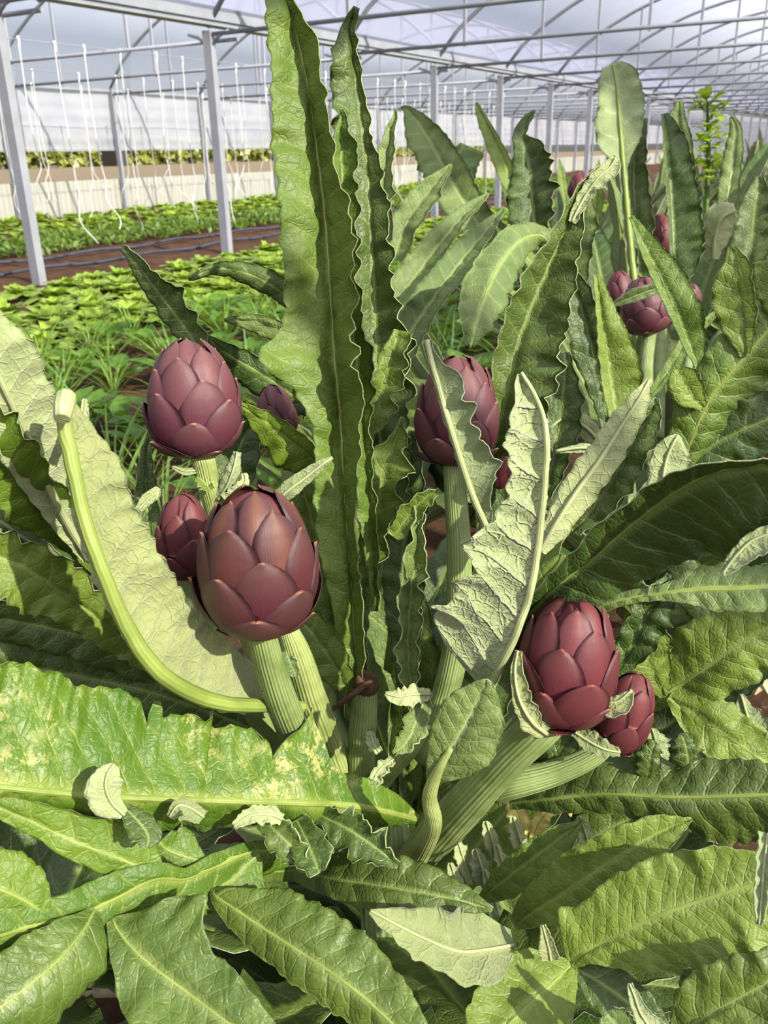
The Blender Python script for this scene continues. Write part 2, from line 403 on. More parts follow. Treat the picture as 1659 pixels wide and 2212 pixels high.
for k in range(-1, 14):                      # little knee braces at the gutter posts
    u = A0 + SP * k
    for s in (-1, 1):
        rods('knee_brace', [G(u, VA, 2.28), G(u, VA + s * 0.16, 2.40), G(u, VA + s * 0.3, 2.44)], 0.02)

# hedge outside: leafy mass
def foliage_mesh(name, n, fn, size, mat, seed):
    r = np.random.default_rng(seed)
    V = []; F = []
    for i in range(n):
        p = fn(r); d = unit(r.normal(size=3)); e = unit(np.cross(d, r.normal(size=3))); s = size * r.uniform(0.6, 1.3)
        k = len(V)
        V += [p - d * s, p + e * s * 0.45, p + d * s, p - e * s * 0.45 + np.array([0, 0, s * .2])]
        F.append([k, k + 1, k + 2, k + 3])
    return mesh(name, V, F, [mat], smooth=False)
def hedge_pt(r):
    u = r.uniform(20, 330); v = 140 + r.normal() * 2.0
    top = 4.6 + 0.8 * math.sin(u * 0.2) + 0.5 * math.sin(u * 0.53 + 1)
    return G(u, v, top * r.uniform(0.0, 1.0) ** 0.7)
tag(obj('hedge', foliage_mesh('hedge', 12000, hedge_pt, 1.1, M['hedge'], 3)), 'olive green hedge along the far edge of the field outside', 'hedge', kind='stuff')
M['dark'] = simple('dark_opening', srgb(48, 46, 44), 0.9, 0.1)
def shed(u, w, h, lab):
    boxes_o = tag(empty('field_shed', G(u, 130)), lab, 'shed')
    body = boxes('body', [(np.array([0, 0, 0.0]), np.array([0, 0, h]), w, 3.0, E1)], M['dark'], boxes_o)
    boxes('roof', [(np.array([0, 0, h]), np.array([0, 0, h + .12]), w * 1.15, 3.4, E1)], M['dark'], boxes_o)
shed(128.0, 3.6, 4.6, 'dark upright shed in front of the hedge outside, left of the tall post')

# drip hoses along the bare strip
for v, lab in ((8.05, 'black drip hose lying along the bare soil strip nearest the lettuce'), (9.0, 'black drip hose lying next to the feathery green crop')):
    u = np.linspace(-2, 45, 160)
    P = np.array([G(a, v + 0.05 * math.sin(a * 1.3), 0.02 + 0.015 * math.sin(a * 4)) for a in u])
    tag(tube('drip_hose', P, 0.018, M['hose'], None, seg=6), lab, 'hose')

# hanging twine
def twine(i, u, v, zt):
    r = np.random.default_rng(500 + i)
    n = 46; k = np.linspace(0, 1, n); zb = r.uniform(0.0, 0.5)
    z = zt - (zt - zb) * k
    lo = np.clip((k - 0.62) / 0.38, 0, 1)
    wx = 0.05 * np.sin(k * r.uniform(4, 9) + r.uniform(0, 6)) * k + lo ** 2 * r.uniform(-0.35, 0.35) + 0.10 * lo * np.sin(lo * r.uniform(5, 10))
    wy = lo ** 2 * r.uniform(-0.3, 0.3)
    P = np.array([G(u + a, v + b, c) for a, b, c in zip(wx, wy, z)])
    root = tag(empty('hanging_twine', P[0]), 'thin white twine hanging from an overhead wire, curling loosely at its end', 'twine', 'white twines hanging in the far bay')
    tube('cord', P - P[0], 0.0065, M['string'], root, seg=4)
    kn = np.array([[0, 0, 0.10], [0.012, 0, 0.05], [0, 0.01, 0.0], [-0.01, 0, -0.06]])
    tube('knot', kn, [0.022, 0.012, 0.016, 0.01], M['string'], root, seg=5)
i = 0
for v, us, zt in ((9.6, np.arange(7.4, 24, 0.62), 2.38), (12.6, np.arange(10.2, 30, 0.78), 2.38), (14.6, np.arange(12.6, 34, 1.15), 2.36)):
    for u in us:
        twine(i, u + random.uniform(-.12, .12), v + random.uniform(-.1, .1), zt); i += 1
    P = np.array([G(a, v, zt + 0.08) for a in np.linspace(-10, 69, 30)])
    tube('support_wire', P, 0.006, M['steeld'], frame, seg=4)

# ------------------------------------------------------------------ crops in the left beds
def crop_leaf(kind, seed):
    r = np.random.default_rng(seed)
    if kind == 'lettuce': L, W, nu, nv, bend, ruf = 0.19, 0.075, 8, 7, 1.0, 0.03
    elif kind == 'greens': L, W, nu, nv, bend, ruf = 0.24, 0.055, 7, 5, 0.7, 0.010
    else: L, W, nu, nv, bend, ruf = 0.45, 0.0055, 8, 3, 1.1, 0.0
    V = []
    for i in range(nu):
        t = i / (nu - 1)
        if kind == 'lettuce': w = W * (0.25 + 0.75 * math.sin(math.pi * min(1, t * 0.78 + 0.12)) ** 0.8) * (1 - max(0, t - 0.85) * 3.5)
        elif kind == 'greens': w = W * (0.08 if t < 0.35 else math.sin(math.pi * (t - 0.3) / 0.72) ** 0.7 + 0.02)
        else: w = W * (1 - t ** 2.5 * 0.95)
        ang = bend * t
        y = L * (math.sin(ang) / bend); z = L * ((1 - math.cos(ang)) / bend)
        for j in range(nv):
            s = 2 * j / (nv - 1) - 1
            cup = 0.35 * w * s * s
            rf = ruf * (abs(s) ** 2) * math.sin(t * 17 + s * 3 + seed) + ruf * 0.5 * math.sin(t * 11 + seed * 2)
            V.append([s * w, y - math.sin(ang) * (cup + rf), z * -1 + math.cos(ang) * (cup + rf)])
    V = np.array(V)
    return V, grid_faces(nu, nv)
def crop_plant(name, kind, n, mat, seed, spread, upright, parts, label, cat, group):
    """rosette: list of leaf meshes placed around the axis; returns [(mesh, matrix)]"""
    r = np.random.default_rng(seed)
    leaves = [mesh('leaf', *crop_leaf(kind, seed * 10 + q), [mat]) for q in range(3)]
    items = []
    for i in range(n):
        k = i / n
        az = i * 2.39996 + r.uniform(-.3, .3)
        el = math.radians(upright[0] + (upright[1] - upright[0]) * k + r.uniform(-8, 8))
        s = (1.0 - 0.45 * k) * r.uniform(0.85, 1.15)
        Mx = Matrix.Rotation(az, 4, 'Z') @ Matrix.Translation((0, spread * (1 - k), 0.01)) @ Matrix.Rotation(el, 4, 'X') @ Matrix.Scale(s, 4)
        items.append((leaves[i % 3], Mx))
    return dict(name=name, items=items, label=label, cat=cat, group=group, mat=mat, one=None)
def crop_one(kit):
    if kit['one'] is None:
        Vs, Fs, k = [], [], 0
        for me, Mx in kit['items']:
            v = np.zeros(len(me.vertices) * 3, dtype=np.float32); me.vertices.foreach_get('co', v); v = v.reshape(-1, 3)
            R = np.array(Mx); Vs.append(v @ R[:3, :3].T + R[:3, 3])
            f = np.zeros(len(me.loops), dtype=np.int32); me.loops.foreach_get('vertex_index', f); Fs.append(f.reshape(-1, 4) + k); k += len(v)
        kit['one'] = mesh(kit['name'], np.vstack(Vs), np.vstack(Fs), [kit['mat']])
    return kit['one']
def plant_crop(kit, p, rz, s, parts, tilt=0.0):
    if parts:
        root = empty(kit['name'], p)
        for me, Mx in kit['items']:
            o = obj('leaf', me, root); o.matrix_local = Mx
    else:
        root = obj(kit['name'], crop_one(kit), None, p)
    root.rotation_euler = (tilt, 0, rz); root.scale = (s, s, s)
    return tag(root, kit['label'], kit['cat'], kit['group'])
LET = [crop_plant('lettuce', 'lettuce', 16, M['lettuce'], 11 + q, 0.02, (28, 84), True, 'bright yellow-green open lettuce in the near bed left of the tall leaf', 'lettuce', 'lettuces in the near bed') for q in range(3)]
FAR = [crop_plant('lettuce', 'lettuce', 10, M['lettuce'], 31 + q, 0.02, (20, 80), False, 'small pale lettuce in the far bed along the cream skirt sheet', 'lettuce', 'lettuces in the far bed') for q in range(2)]
GRE = [crop_plant('leafy_green', 'greens', 11, M['greens'], 51 + q, 0.03, (35, 80), True, 'low leafy green plant growing in the weedy strip before the lettuce bed', 'leafy plant', 'leafy greens before the lettuce bed') for q in range(3)]
GRA = [crop_plant('grass_tuft', 'blade', 22, M['grass'], 71 + q, 0.03, (50, 88), True, 'tuft of long thin grass in the weedy strip left of the purple heads', 'grass', 'grass tufts before the lettuce bed') for q in range(2)]
ONI = [crop_plant('spring_onion', 'blade', 6, M['onion'], 91, 0.01, (70, 90), True, 'dark green tubular onion leaves rising above the greens', 'onion', 'onions among the greens')]
def inview(p, m=60):
    q = np.asarray(p) - CAM; d = q @ CF
    if d < 0.3: return False
    x = IW / 2 + FOC * (q @ CR) / d; y = IH / 2 - FOC * (q @ CU) / d
    return -m < x < IW + m and -m < y < IH + m * 4
rr = random.Random(5)
for v in np.arange(4.5, 7.0, 0.42):
    for u in np.arange(2.0, 19.0, 0.40):
        p = G(u + rr.uniform(-.06, .06), v + rr.uniform(-.06, .06), -0.01)
        if rr.random() < 0.06: continue
        if inview(p): plant_crop(rr.choice(LET), p, rr.uniform(0, 6.28), rr.uniform(1.1, 1.45), u < 8.5)
for v in np.arange(12.0, 15.2, 0.75):
    for u in np.arange(9.0, 34.0, 0.7):
        p = G(u + rr.uniform(-.1, .1), v + rr.uniform(-.1, .1), 0)
        if inview(p): plant_crop(rr.choice(FAR), p, rr.uniform(0, 6.28), rr.uniform(1.3, 1.9), False)
for v in np.arange(1.75, 4.3, 0.27):
    for u in np.arange(0.6, 9.0, 0.30):
        p = G(u + rr.uniform(-.1, .1), v + rr.uniform(-.1, .1), 0)
        if not inview(p, 20): continue
        c = rr.random()
        if c < 0.48: plant_crop(rr.choice(GRE), p, rr.uniform(0, 6.28), rr.uniform(0.8, 1.4), u < 4.6)
        elif c < 0.94: plant_crop(rr.choice(GRA), p, rr.uniform(0, 6.28), rr.uniform(0.8, 1.25), u < 3.6)
        elif c < 0.97: plant_crop(ONI[0], p, rr.uniform(0, 6.28), rr.uniform(0.9, 1.3), True)
def carrot_pt(r):
    u = r.uniform(5, 40); v = r.uniform(9.6, 11.0)
    z = r.uniform(0, 1) ** 0.8 * (0.15 + 0.04 * math.sin(u * 5))
    return G(u, v, z)
tag(obj('feathery_crop', foliage_mesh('feathery_crop', 18000, carrot_pt, 0.06, M['carrot'], 8)), 'dense strip of dark feathery green crop beyond the bare soil', 'crop', kind='stuff')
# ------------------------------------------------------------------ artichoke leaves, stalks and heads
def _wave(t, r, f, n=3):
    o = 0
    for k in range(n):
        o = o + np.sin(t * f * (1 + 0.7 * k) * 2 * math.pi + r.uniform(0, 6.28)) / (1 + 0.6 * k)
    return o / 1.9
LEAFN = [0]
def leaf_core(plant, mat, top, P, Lf, Vn, wl, wr, tilt, curl, rip, teeth, nv, rib, nc, nt=None, quilt=1.0, name='leaf', jag=0.0, ribmat=None, holes=()):
    LEAFN[0] += 1; r = np.random.default_rng(1000 + LEAFN[0])
    n = len(P); t = np.linspace(0, 1, n)
    seg = np.linalg.norm(np.diff(P, axis=0), axis=1); Lc = np.r_[0, np.cumsum(seg)]; Lm = Lc[-1]
    spacing = Lm / nv
    nt = nt or max(8, int(Lm / 0.02))
    sg = 1.0 if top else -1.0
    sides = []; uvs = []; uvm = []
    for si, (w, sd) in enumerate(((wl, 1.0), (wr, -1.0))):
        tl = tilt[si]; cl = curl[si]
        if not isinstance(tl, (tuple, list)): tl = (tl, tl)
        th0 = np.radians(np.interp(t, np.linspace(0, 1, len(tl)), tl))
        if not isinstance(cl, (tuple, list)): cl = (cl, cl)
        c0 = np.radians(np.interp(t, np.linspace(0, 1, len(cl)), cl))
        s = np.linspace(0, 1, nc + 1)
        th = th0[:, None] + c0[:, None] * s[None, :] ** 1.5
        ds = 1.0 / nc
        X = np.concatenate([np.zeros((n, 1)), np.cumsum((np.cos(th[:, 1:]) + np.cos(th[:, :-1])) / 2 * ds, 1)], 1)
        Y = np.concatenate([np.zeros((n, 1)), np.cumsum((np.sin(th[:, 1:]) + np.sin(th[:, :-1])) / 2 * ds, 1)], 1)
        nrm = np.maximum(np.abs(X[:, -1:]), 0.42); X = X / nrm; Y = Y / nrm
        # margin: teeth, jags and slow wander
        ph = (t * nt + r.uniform(0, 1) + 0.15 * np.sin(t * 31 + r.uniform(0, 6))) % 1.0
        saw = np.where(ph < 0.75, ph / 0.75, (1 - ph) / 0.25) - 0.5
        mod = 1 + teeth * saw * 2 * (0.5 + 0.5 * np.abs(_wave(t, r, 2.3))) + rip * 0.35 * _wave(t, r, 4.0)
        if jag: mod = mod * (1 - jag * np.clip(_wave(t, r, 3.5), 0, 1))
        k = 1 + (mod[:, None] - 1) * s[None, :] ** 1.4
        W = w[:, None] * k
        phs = (Lc[:, None] - 0.55 * s[None, :] * w[:, None] * (1 + .4 * s[None, :])) / spacing + (0.5 if si else 0.0)
        fr = np.abs(np.sin(math.pi * phs)) ** 0.7
        fade = np.clip(s * 5, 0, 1)[None, :] * (1 - 0.4 * s[None, :])
        q = sg * quilt * 0.13 * np.minimum(spacing, 0.03) * fr * fade
        q2 = sg * quilt * 0.0005 * (np.sin(phs * 9 + s[None, :] * 25) * np.sin(s[None, :] * w[:, None] / 0.0045 + phs)) * fade
        wv = rip * np.minimum(w, 0.05)[:, None] * (s[None, :] ** 1.7) * (_wave(t, r, max(3.0, Lm / 0.055))[:, None] + 0.5 * _wave(t, r, max(6.0, Lm / 0.028))[:, None])
        nx = -np.sin(th); ny = np.cos(th)
        lat = s[None, :] * w[:, None]
        a1, a2, a3 = r.uniform(0, 6.28, 3)
        und = (0.0022 * np.sin(Lc[:, None] / 0.016 + lat / 0.02 + a1) * np.sin(lat / 0.013 + a2) + 0.0035 * np.sin(Lc[:, None] / 0.035 + a3 + 2 * np.sin(lat / 0.03))) * np.clip(s * 3, 0, 1)[None, :] * min(1.0, rip / 0.12) * np.clip(w / 0.03, 0, 1)[:, None]
        d = q + q2 + wv + und
        px = W * X + d * nx; py = W * Y + d * ny
        pos = P[:, None] + sd * Lf[:, None] * px[..., None] + Vn[:, None] * py[..., None]
        sides.append(pos); uvs.append(np.stack([phs, np.broadcast_to(sd * s[None, :], phs.shape)], -1))
        uvm.append(np.stack([np.broadcast_to(Lc[:, None], phs.shape) + (LEAFN[0] * 0.37) % 1.0, sd * s[None, :] * w[:, None]], -1))
    V = np.concatenate([sides[0][:, ::-1], sides[1][:, 1:]], 1)
    UV = np.concatenate([uvs[0][:, ::-1], uvs[1][:, 1:]], 1).reshape(-1, 2)
    UM = np.concatenate([uvm[0][:, ::-1], uvm[1][:, 1:]], 1).reshape(-1, 2)
    m = V.shape[1]
    N = unit(np.cross(np.gradient(V, axis=0), np.gradient(V, axis=1)))
    fl = np.sign((N * Vn[:, None]).sum(-1)); 
    if fl.mean() < 0: N = -N; wind = True
    else: wind = False
    th = 0.0011
    back = V - N * th
    F = grid_faces(n, m)
    Fr = F[:, [0, 3, 2, 1]]               # reversed, same diagonal
    Ff = F if wind else Fr
    Fb = (Fr if wind else F) + n * m
    i = np.arange(n - 1); rim = []
    for c in (0, m - 1): rim.append(np.stack([i * m + c, (i + 1) * m + c, (i + 1) * m + c + n * m, i * m + c + n * m], 1))
    j = np.arange(m - 1)
    for c in (0, n - 1): rim.append(np.stack([c * m + j, c * m + j + 1, c * m + j + 1 + n * m, c * m + j + n * m], 1))
    rim = np.vstack(rim)
    fi, bi = (0, 1) if top else (1, 0)
    fm = np.r_[np.full(len(Ff), fi), np.full(len(Fb), bi), np.full(len(rim), 1)]
    if holes:
        q = V.reshape(-1, 3) - CAM; dd = q @ CF
        xy = np.stack([IW / 2 + FOC * (q @ CR) / dd, IH / 2 - FOC * (q @ CU) / dd], 1)
        cen = xy[F].mean(1); keep = np.ones(len(F), bool)
        for hx, hy, hr in holes: keep &= np.hypot((cen[:, 0] - hx), (cen[:, 1] - hy) * 1.4) > hr
        Ff, Fb = Ff[keep], Fb[keep]; fm = np.r_[np.full(len(Ff), fi), np.full(len(Fb), bi), np.full(len(rim), 1)]
    a, b = PAIR[mat]
    me = mesh(name, np.vstack([V.reshape(-1, 3), back.reshape(-1, 3)]), np.vstack([Ff, Fb, rim]), [M[a], M[b]], fm, True,
              {'Vein': np.vstack([UV, UV]), 'Metric': np.vstack([UM, UM])})
    o = obj(name, me, plant)
    if rib is not None:
        rr = np.interp(t, np.linspace(0, 1, len(rib)), rib)
        kk = 9; pad = np.pad(N[:, nc], ((kk, kk), (0, 0)), 'edge'); mid = unit(np.stack([pad[q:q + n] for q in range(2 * kk + 1)]).mean(0))
        Pm = V[:, nc] - mid * sg * rr[:, None] * (0.72 if top else 0.55)
        tube('midrib', Pm, rr, M[ribmat or ('rib' if top else 'ribp')], o if plant.name in ROOTS else plant, seg=8, ref=mid)
    return o
def leaf(plant, mat, face, pts, tilt=(25, 25), curl=(0, 0), rip=0.14, teeth=0.07, nv=None, rib=None, quilt=1.0, jag=0.0, nt=None, ribmat=None, name='leaf', res=1.0, holes=()):
    S0 = np.array(pts, float)
    seg = np.sqrt(((S0[1:, :2] - S0[:-1, :2]) ** 2).sum(1)); Lpx = seg.sum()
    n = int(np.clip(Lpx / 7.0 * res, 22, 120 if res < 1.5 else 220))
    S = spline(S0, n); S[:, 3:5] = np.maximum(S[:, 3:5], 0.0)
    # widths: monotone interpolation keeps spikes and notches crisp
    c0 = np.r_[0, np.cumsum(seg)]; q = np.linspace(0, c0[-1], n)
    for k in (3, 4): S[:, k] = (0.5 * S[:, k] if res < 1.5 else 0) + (0.5 if res < 1.5 else 1.0) * np.interp(q, c0, S0[:, k])
    P = np.array([at(*row[:3]) for row in S])
    Vn = unit(CAM - P); T = unit(np.gradient(P, axis=0))
    Lf = unit(np.cross(Vn, T))
    sc = S[:, 2] / FOC
    wl = S[:, 3] * sc + 0.0006; wr = S[:, 4] * sc + 0.0006
    Lm = np.linalg.norm(np.diff(P, axis=0), axis=1).sum()
    mw = max(S[:, 3].max(), S[:, 4].max())
    nc = int(np.clip(mw / 9.0 * res, 4, 16))
    nv = nv or max(5, int(Lm / 0.030))
    if rib is None: rib = (mw * 0.09 + 2, mw * 0.07 + 2, mw * 0.02 + 1)
    if face == 't': rib = [q * 0.8 for q in rib]
    ribm = np.array(rib) * sc.mean()
    return leaf_core(plant, mat, face == 't', P, Lf, Vn, wl, wr, tilt, curl, rip, teeth, nv, ribm, nc, nt, quilt, name, jag, ribmat, holes)
def arc_leaf(plant, base, az, length, el0, el1, width, mat='top', fold=25, rip=0.15, teeth=0.08, n=34, nc=6, lobes=0.0, seed=0, ribr=0.006, twist=0.0):
    """a leaf described in the world: leaves the crown at elevation el0, ends at el1 (degrees)"""
    r = np.random.default_rng(seed + 77)
    t = np.linspace(0, 1, n); e = np.radians(el0 + (el1 - el0) * t ** 1.4)
    a = az + twist * t
    dirs = np.stack([np.cos(e) * np.cos(a), np.cos(e) * np.sin(a), np.sin(e)], 1)
    P = np.asarray(base) + np.vstack([[0, 0, 0], np.cumsum((dirs[1:] + dirs[:-1]) / 2 * length / (n - 1), 0)])
    T = unit(np.gradient(P, axis=0)); h = np.stack([-np.sin(a), np.cos(a), 0 * a], 1)
    Vn = unit(np.cross(T, h)); Vn = Vn * np.sign((Vn * np.array([0, 0, 1.0]) - 0.001 * dirs).sum(1, keepdims=True).mean() + 1e-9)
    up = -np.stack([np.sin(e) * np.cos(a), np.sin(e) * np.sin(a), -np.cos(e)], 1); Vn = unit(up)
    Lf = unit(np.cross(Vn, T))
    w = width * np.clip(np.sin(math.pi * np.clip((t - 0.08) / 0.92, 0, 1) ** 0.75), 0, 1) ** 0.8 + 0.004
    if lobes: w = w * (1 - lobes * (0.5 + 0.5 * np.cos(2 * math.pi * t * 6)) * (1 - t * 0.6))
    return leaf_core(plant, mat, True, P, Lf, Vn, w, w, (fold, fold), (-15, -15), rip, teeth, max(6, int(length / 0.04)), (ribr * 1.4, ribr, ribr * 0.3), nc, None, 1.0)

def stem(plant, pts, mat='stem', name='stalk', ridges=14, ramp=0.03, seg=42, n=26):
    S = spline(np.array(pts, float), n)
    P = np.array([at(*r[:3]) for r in S]); R = S[:, 3] * S[:, 2] / FOC
    return tube(name, P, R, M[mat], plant, seg=seg, ridges=ridges, ramp=ramp)

# heads -----------------------------------------------------------
def bract_material(name, lo, mid, hi, tip, crown_col):
    t = NT(name); v = t.xyz(t.uv('UVMap')); row = t.xyz(t.uv('Row'))[0]
    x = t.n('ShaderNodeVectorMath', operation='MULTIPLY'); t.set(x.inputs[0], t.uv('UVMap')); x.inputs[1].default_value = (22, 1.6, 1)
    streak = t.noise(x.outputs[0], 1.0, 5, 0.65)
    rv = t.rnd()
    base = t.mix(t.ramp(v[1], 0.35, 0.95), mid, hi)
    base = t.mix(t.math('MULTIPLY', t.ramp(rv, 0.0, 1.0), 0.30), base, lo)
    base = t.mix(t.math('MULTIPLY', t.ramp(row, 0.45, 0.9), 0.5), base, t.mix(t.ramp(t.math('ABSOLUTE', v[0]), 0.1, 0.6), crown_col, hi))
    base = t.mix(t.math('MULTIPLY', t.ramp(streak, 0.45, 0.75), 0.28), base, hi)
    base = t.mix(t.math('MULTIPLY', t.ramp(streak, 0.5, 0.25), 0.40), base, lo)
    edge = t.ramp(t.math('ABSOLUTE', v[0]), 0.55, 1.0)
    base = t.mix(t.math('MULTIPLY', edge, 0.55), base, lo)
    base = t.mix(t.math('MULTIPLY', t.ramp(v[1], 0.965, 1.0), 0.75), base, tip)
    sp = t.ramp(t.noise(t.uv('UVMap'), 45, 1), 0.74, 0.77)
    base = t.mix(t.math('MULTIPLY', sp, 0.4), base, srgb(176, 128, 120))
    h = t.math('ADD', streak, t.math('MULTIPLY', t.noise(t.obj(), 12, 3), 0.5))
    b = t.bsdf(base, 0.46, 0.32, t.bump(h, 0.16, 0.012))
    return t.done(b)
M['bract'] = bract_material('bract_purple', srgb(64, 36, 45), srgb(95, 45, 60), srgb(108, 68, 70), srgb(180, 136, 96), srgb(128, 82, 76))
M['bractw'] = bract_material('bract_bronze', srgb(54, 30, 36), srgb(80, 34, 44), srgb(86, 54, 53), srgb(160, 108, 72), srgb(128, 82, 52))
M['bractd'] = bract_material('bract_dark_red', srgb(62, 27, 34), srgb(96, 38, 48), srgb(106, 56, 58), srgb(168, 100, 60), srgb(128, 62, 60))
M['core'] = simple('head_core_purple', srgb(104, 56, 58), 0.7, 0.2)
PROF = np.array([[0, .13], [.02, .25], [.07, .36], [.16, .435], [.28, .475], [.40, .48], [.54, .46], [.68, .41], [.80, .345], [.90, .255], [.965, .16], [1, .012]])
def head_kit(h, n, seed, open_=1.0, wid=0.30, taper=1.0, first=0.16):
    """bract meshes of one kind of head, in units of its width; axis is z, each bract follows the meridian of the bud"""
    r = np.random.default_rng(seed)
    zs = np.linspace(0, 1, 200); rs = np.interp(zs, PROF[:, 0], PROF[:, 1]) * (1 - (1 - taper) * zs)
    zs = zs * h; arc = np.r_[0, np.cumsum(np.hypot(np.diff(zs), np.diff(rs)))]; tot = arc[-1]; arc = arc / tot
    nr = np.gradient(zs); nz = -np.gradient(rs); nl = np.hypot(nr, nz); nr /= nl; nz /= nl
    ker = np.ones(25) / 25
    nr = np.convolve(np.pad(nr, 12, 'edge'), ker, 'valid'); nz = np.convolve(np.pad(nz, 12, 'edge'), ker, 'valid')
    kit = []
    for i in range(n):
        k = i / (n - 1)
        phi = i * 2.39996 + r.uniform(-.15, .15)
        mt = first + (0.985 - first) * k ** 0.78 + r.uniform(-.015, .015) * (k < .9)
        ln = (0.46 - 0.10 * k) * r.uniform(.96, 1.05); mb = max(0.0, mt - ln)
        W = wid * (1.0 - 0.50 * k ** 2.0) * r.uniform(.94, 1.06)
        if k < 0.15: W *= 0.62 + 2.5 * k
        off0 = 0.012 + 0.050 * (1 - k) ** 1.2
        fl = (0.026 + 0.075 * r.uniform(0, 1) ** 2 * (1 - k)) * open_
        nu, nv = 13, 9
        tau = 1 - (1 - np.linspace(0, 1, nu)) ** 1.25; a = np.linspace(-1, 1, nv)
        q = np.clip((tau - 0.40) / 0.60, 0, 1)
        wd = W * np.where(tau < 0.40, 0.70 + 0.30 * np.sin(tau / 0.40 * np.pi / 2), (1 - q ** 2.1) ** 0.72)
        wd[-1] = 0.006; wd[-2] = max(wd[-2], 0.05 * W / .3)
        m = mb + (mt - mb) * tau
        R = np.interp(m, arc, rs); Z = np.interp(m, arc, zs); NR = np.interp(m, arc, nr); NZ = np.interp(m, arc, nz)
        lift = off0 + fl * tau ** 2 + 0.012 * np.sin(np.pi * tau)
        lift = lift[:, None] - 0.028 * (a[None, :] ** 2) * (W / 0.3) * (0.5 + 0.5 * tau[:, None])
        lift[-1] += 0.010
        ang = np.clip(a[None, :] * wd[:, None] / np.maximum(R[:, None] + 0.03, 0.09), -1.4, 1.4)
        def shell(d):
            rq = np.maximum(R[:, None] + NR[:, None] * d, 0.004); zq = Z[:, None] + NZ[:, None] * d
            return np.stack([rq * np.cos(phi + ang), rq * np.sin(phi + ang), zq], -1).reshape(-1, 3)
        th = 0.018 * (1 - 0.6 * np.abs(a[None, :]) ** 2) * (1 - 0.5 * tau[:, None])
        V = np.vstack([shell(lift), shell(lift - th)])
        F = grid_faces(nu, nv); mm = nu * nv
        qq = np.arange(nu - 1); e = np.arange(nv - 1)
        rim = np.vstack([np.stack([qq * nv + c, (qq + 1) * nv + c, (qq + 1) * nv + c + mm, qq * nv + c + mm], 1) for c in (0, nv - 1)] + [np.stack([c * nv + e, c * nv + e + 1, c * nv + e + 1 + mm, c * nv + e + mm], 1) for c in (0, nu - 1)])
        uv = np.stack(np.broadcast_arrays(a[None, :] + 0 * tau[:, None], tau[:, None] + 0 * a[None, :]), -1).reshape(-1, 2)
        row = np.full((len(uv) * 2, 2), k)
        kit.append((V, np.vstack([F, F[:, [0, 3, 2, 1]] + mm, rim]), np.vstack([uv, uv]), row))
    zz = np.linspace(0.0, h * 0.985, 18)
    P = np.stack([0 * zz, 0 * zz, zz], 1)
    return kit, (P, np.maximum(np.interp(zz, zs, rs) - 0.012, 0.01))
KITS = {'round': head_kit(1.18, 26, 3, 1.5, 0.37), 'tall': head_kit(1.32, 27, 5, 1.2, 0.35), 'bud': head_kit(1.42, 18, 9, 0.6, 0.36), 'loose': head_kit(1.16, 25, 12, 2.2, 0.34)}
KM = {}
def head(plant, kind, mat, base, top, width, spin=0.0, lean=0.0, nmax=99, label=None):
    """base and top: (x, y, depth) of the two ends of the axis; width in pixels"""
    b = at(*base); tp = at(*top); ax = unit(tp - b); w = width * base[2] / FOC
    kit, core = KITS[kind]
    if (kind, mat) not in KM:
        V, F, C, uv = tube_arrays(core[0], core[1], 16)
        cm = bpy.data.meshes.new('flower_head'); cm.from_pydata(V.tolist(), [], [tuple(f) for f in F.tolist()] + [tuple(c[:3]) for c in C.tolist()])
        cm.materials.append(M['core']); cm.polygons.foreach_set('use_smooth', [True] * len(cm.polygons)); cm.update()
        KM[(kind, mat)] = (cm, [mesh('bract', v, f, [M[mat]], uvs={'UVMap': u, 'Row': k}) for v, f, u, k in kit])
    cm, bm = KM[(kind, mat)]
    o = obj('flower_head', cm, plant)
    hl = np.linalg.norm(tp - b); hk = {'round': 1.18, 'tall': 1.32, 'bud': 1.42, 'loose': 1.16}[kind]
    z = Vector(ax); x = Vector(unit(np.cross(ax, np.array([0.0, 1, 0])))); y = z.cross(x)
    R = Matrix((x, y, z)).transposed().to_4x4()
    o.matrix_basis = Matrix.Translation(Vector(b)) @ R @ Matrix.Rotation(spin, 4, 'Z') @ Matrix.Diagonal((w, w, hl / hk, 1))
    if label: o['label'] = label
    for me in bm[:nmax] if nmax < 99 else bm:
        obj('bract', me, o)
    return o
# ------------------------------------------------------------------ the foreground artichoke plants
def foot(x, y, d):
    p = at(x, y, d); return (p[0], p[1], 0.0)
c1 = at(840, 1800, 1.08)
MAIN = plant_root('artichoke_plant', (c1[0], c1[1], 0), 'large artichoke plant in the foreground with purple heads around its tallest leaf', 'artichoke plant')
c2 = at(1236, 2080, 1.0)
LOW = plant_root('artichoke_plant', (c2[0], c2[1], 0), 'headless artichoke plant low at the bottom right with broad sunlit leaves', 'artichoke plant')
c3 = at(1440, 1000, 1.75)
BACK = plant_root('artichoke_plant', (c3[0], c3[1], 0), 'artichoke plant behind on the right with a cluster of partly hidden heads', 'artichoke plant')
c4 = at(1000, 640, 2.3)
MID = plant_root('artichoke_plant', (c4[0], c4[1], 0), 'artichoke plant without visible heads right behind the tallest leaf', 'artichoke plant')
c5 = at(-60, 1350, 0.95)
LEFT = plant_root('artichoke_plant', (c5[0], c5[1], 0), 'artichoke plant cut off by the left edge of the photo', 'artichoke plant')

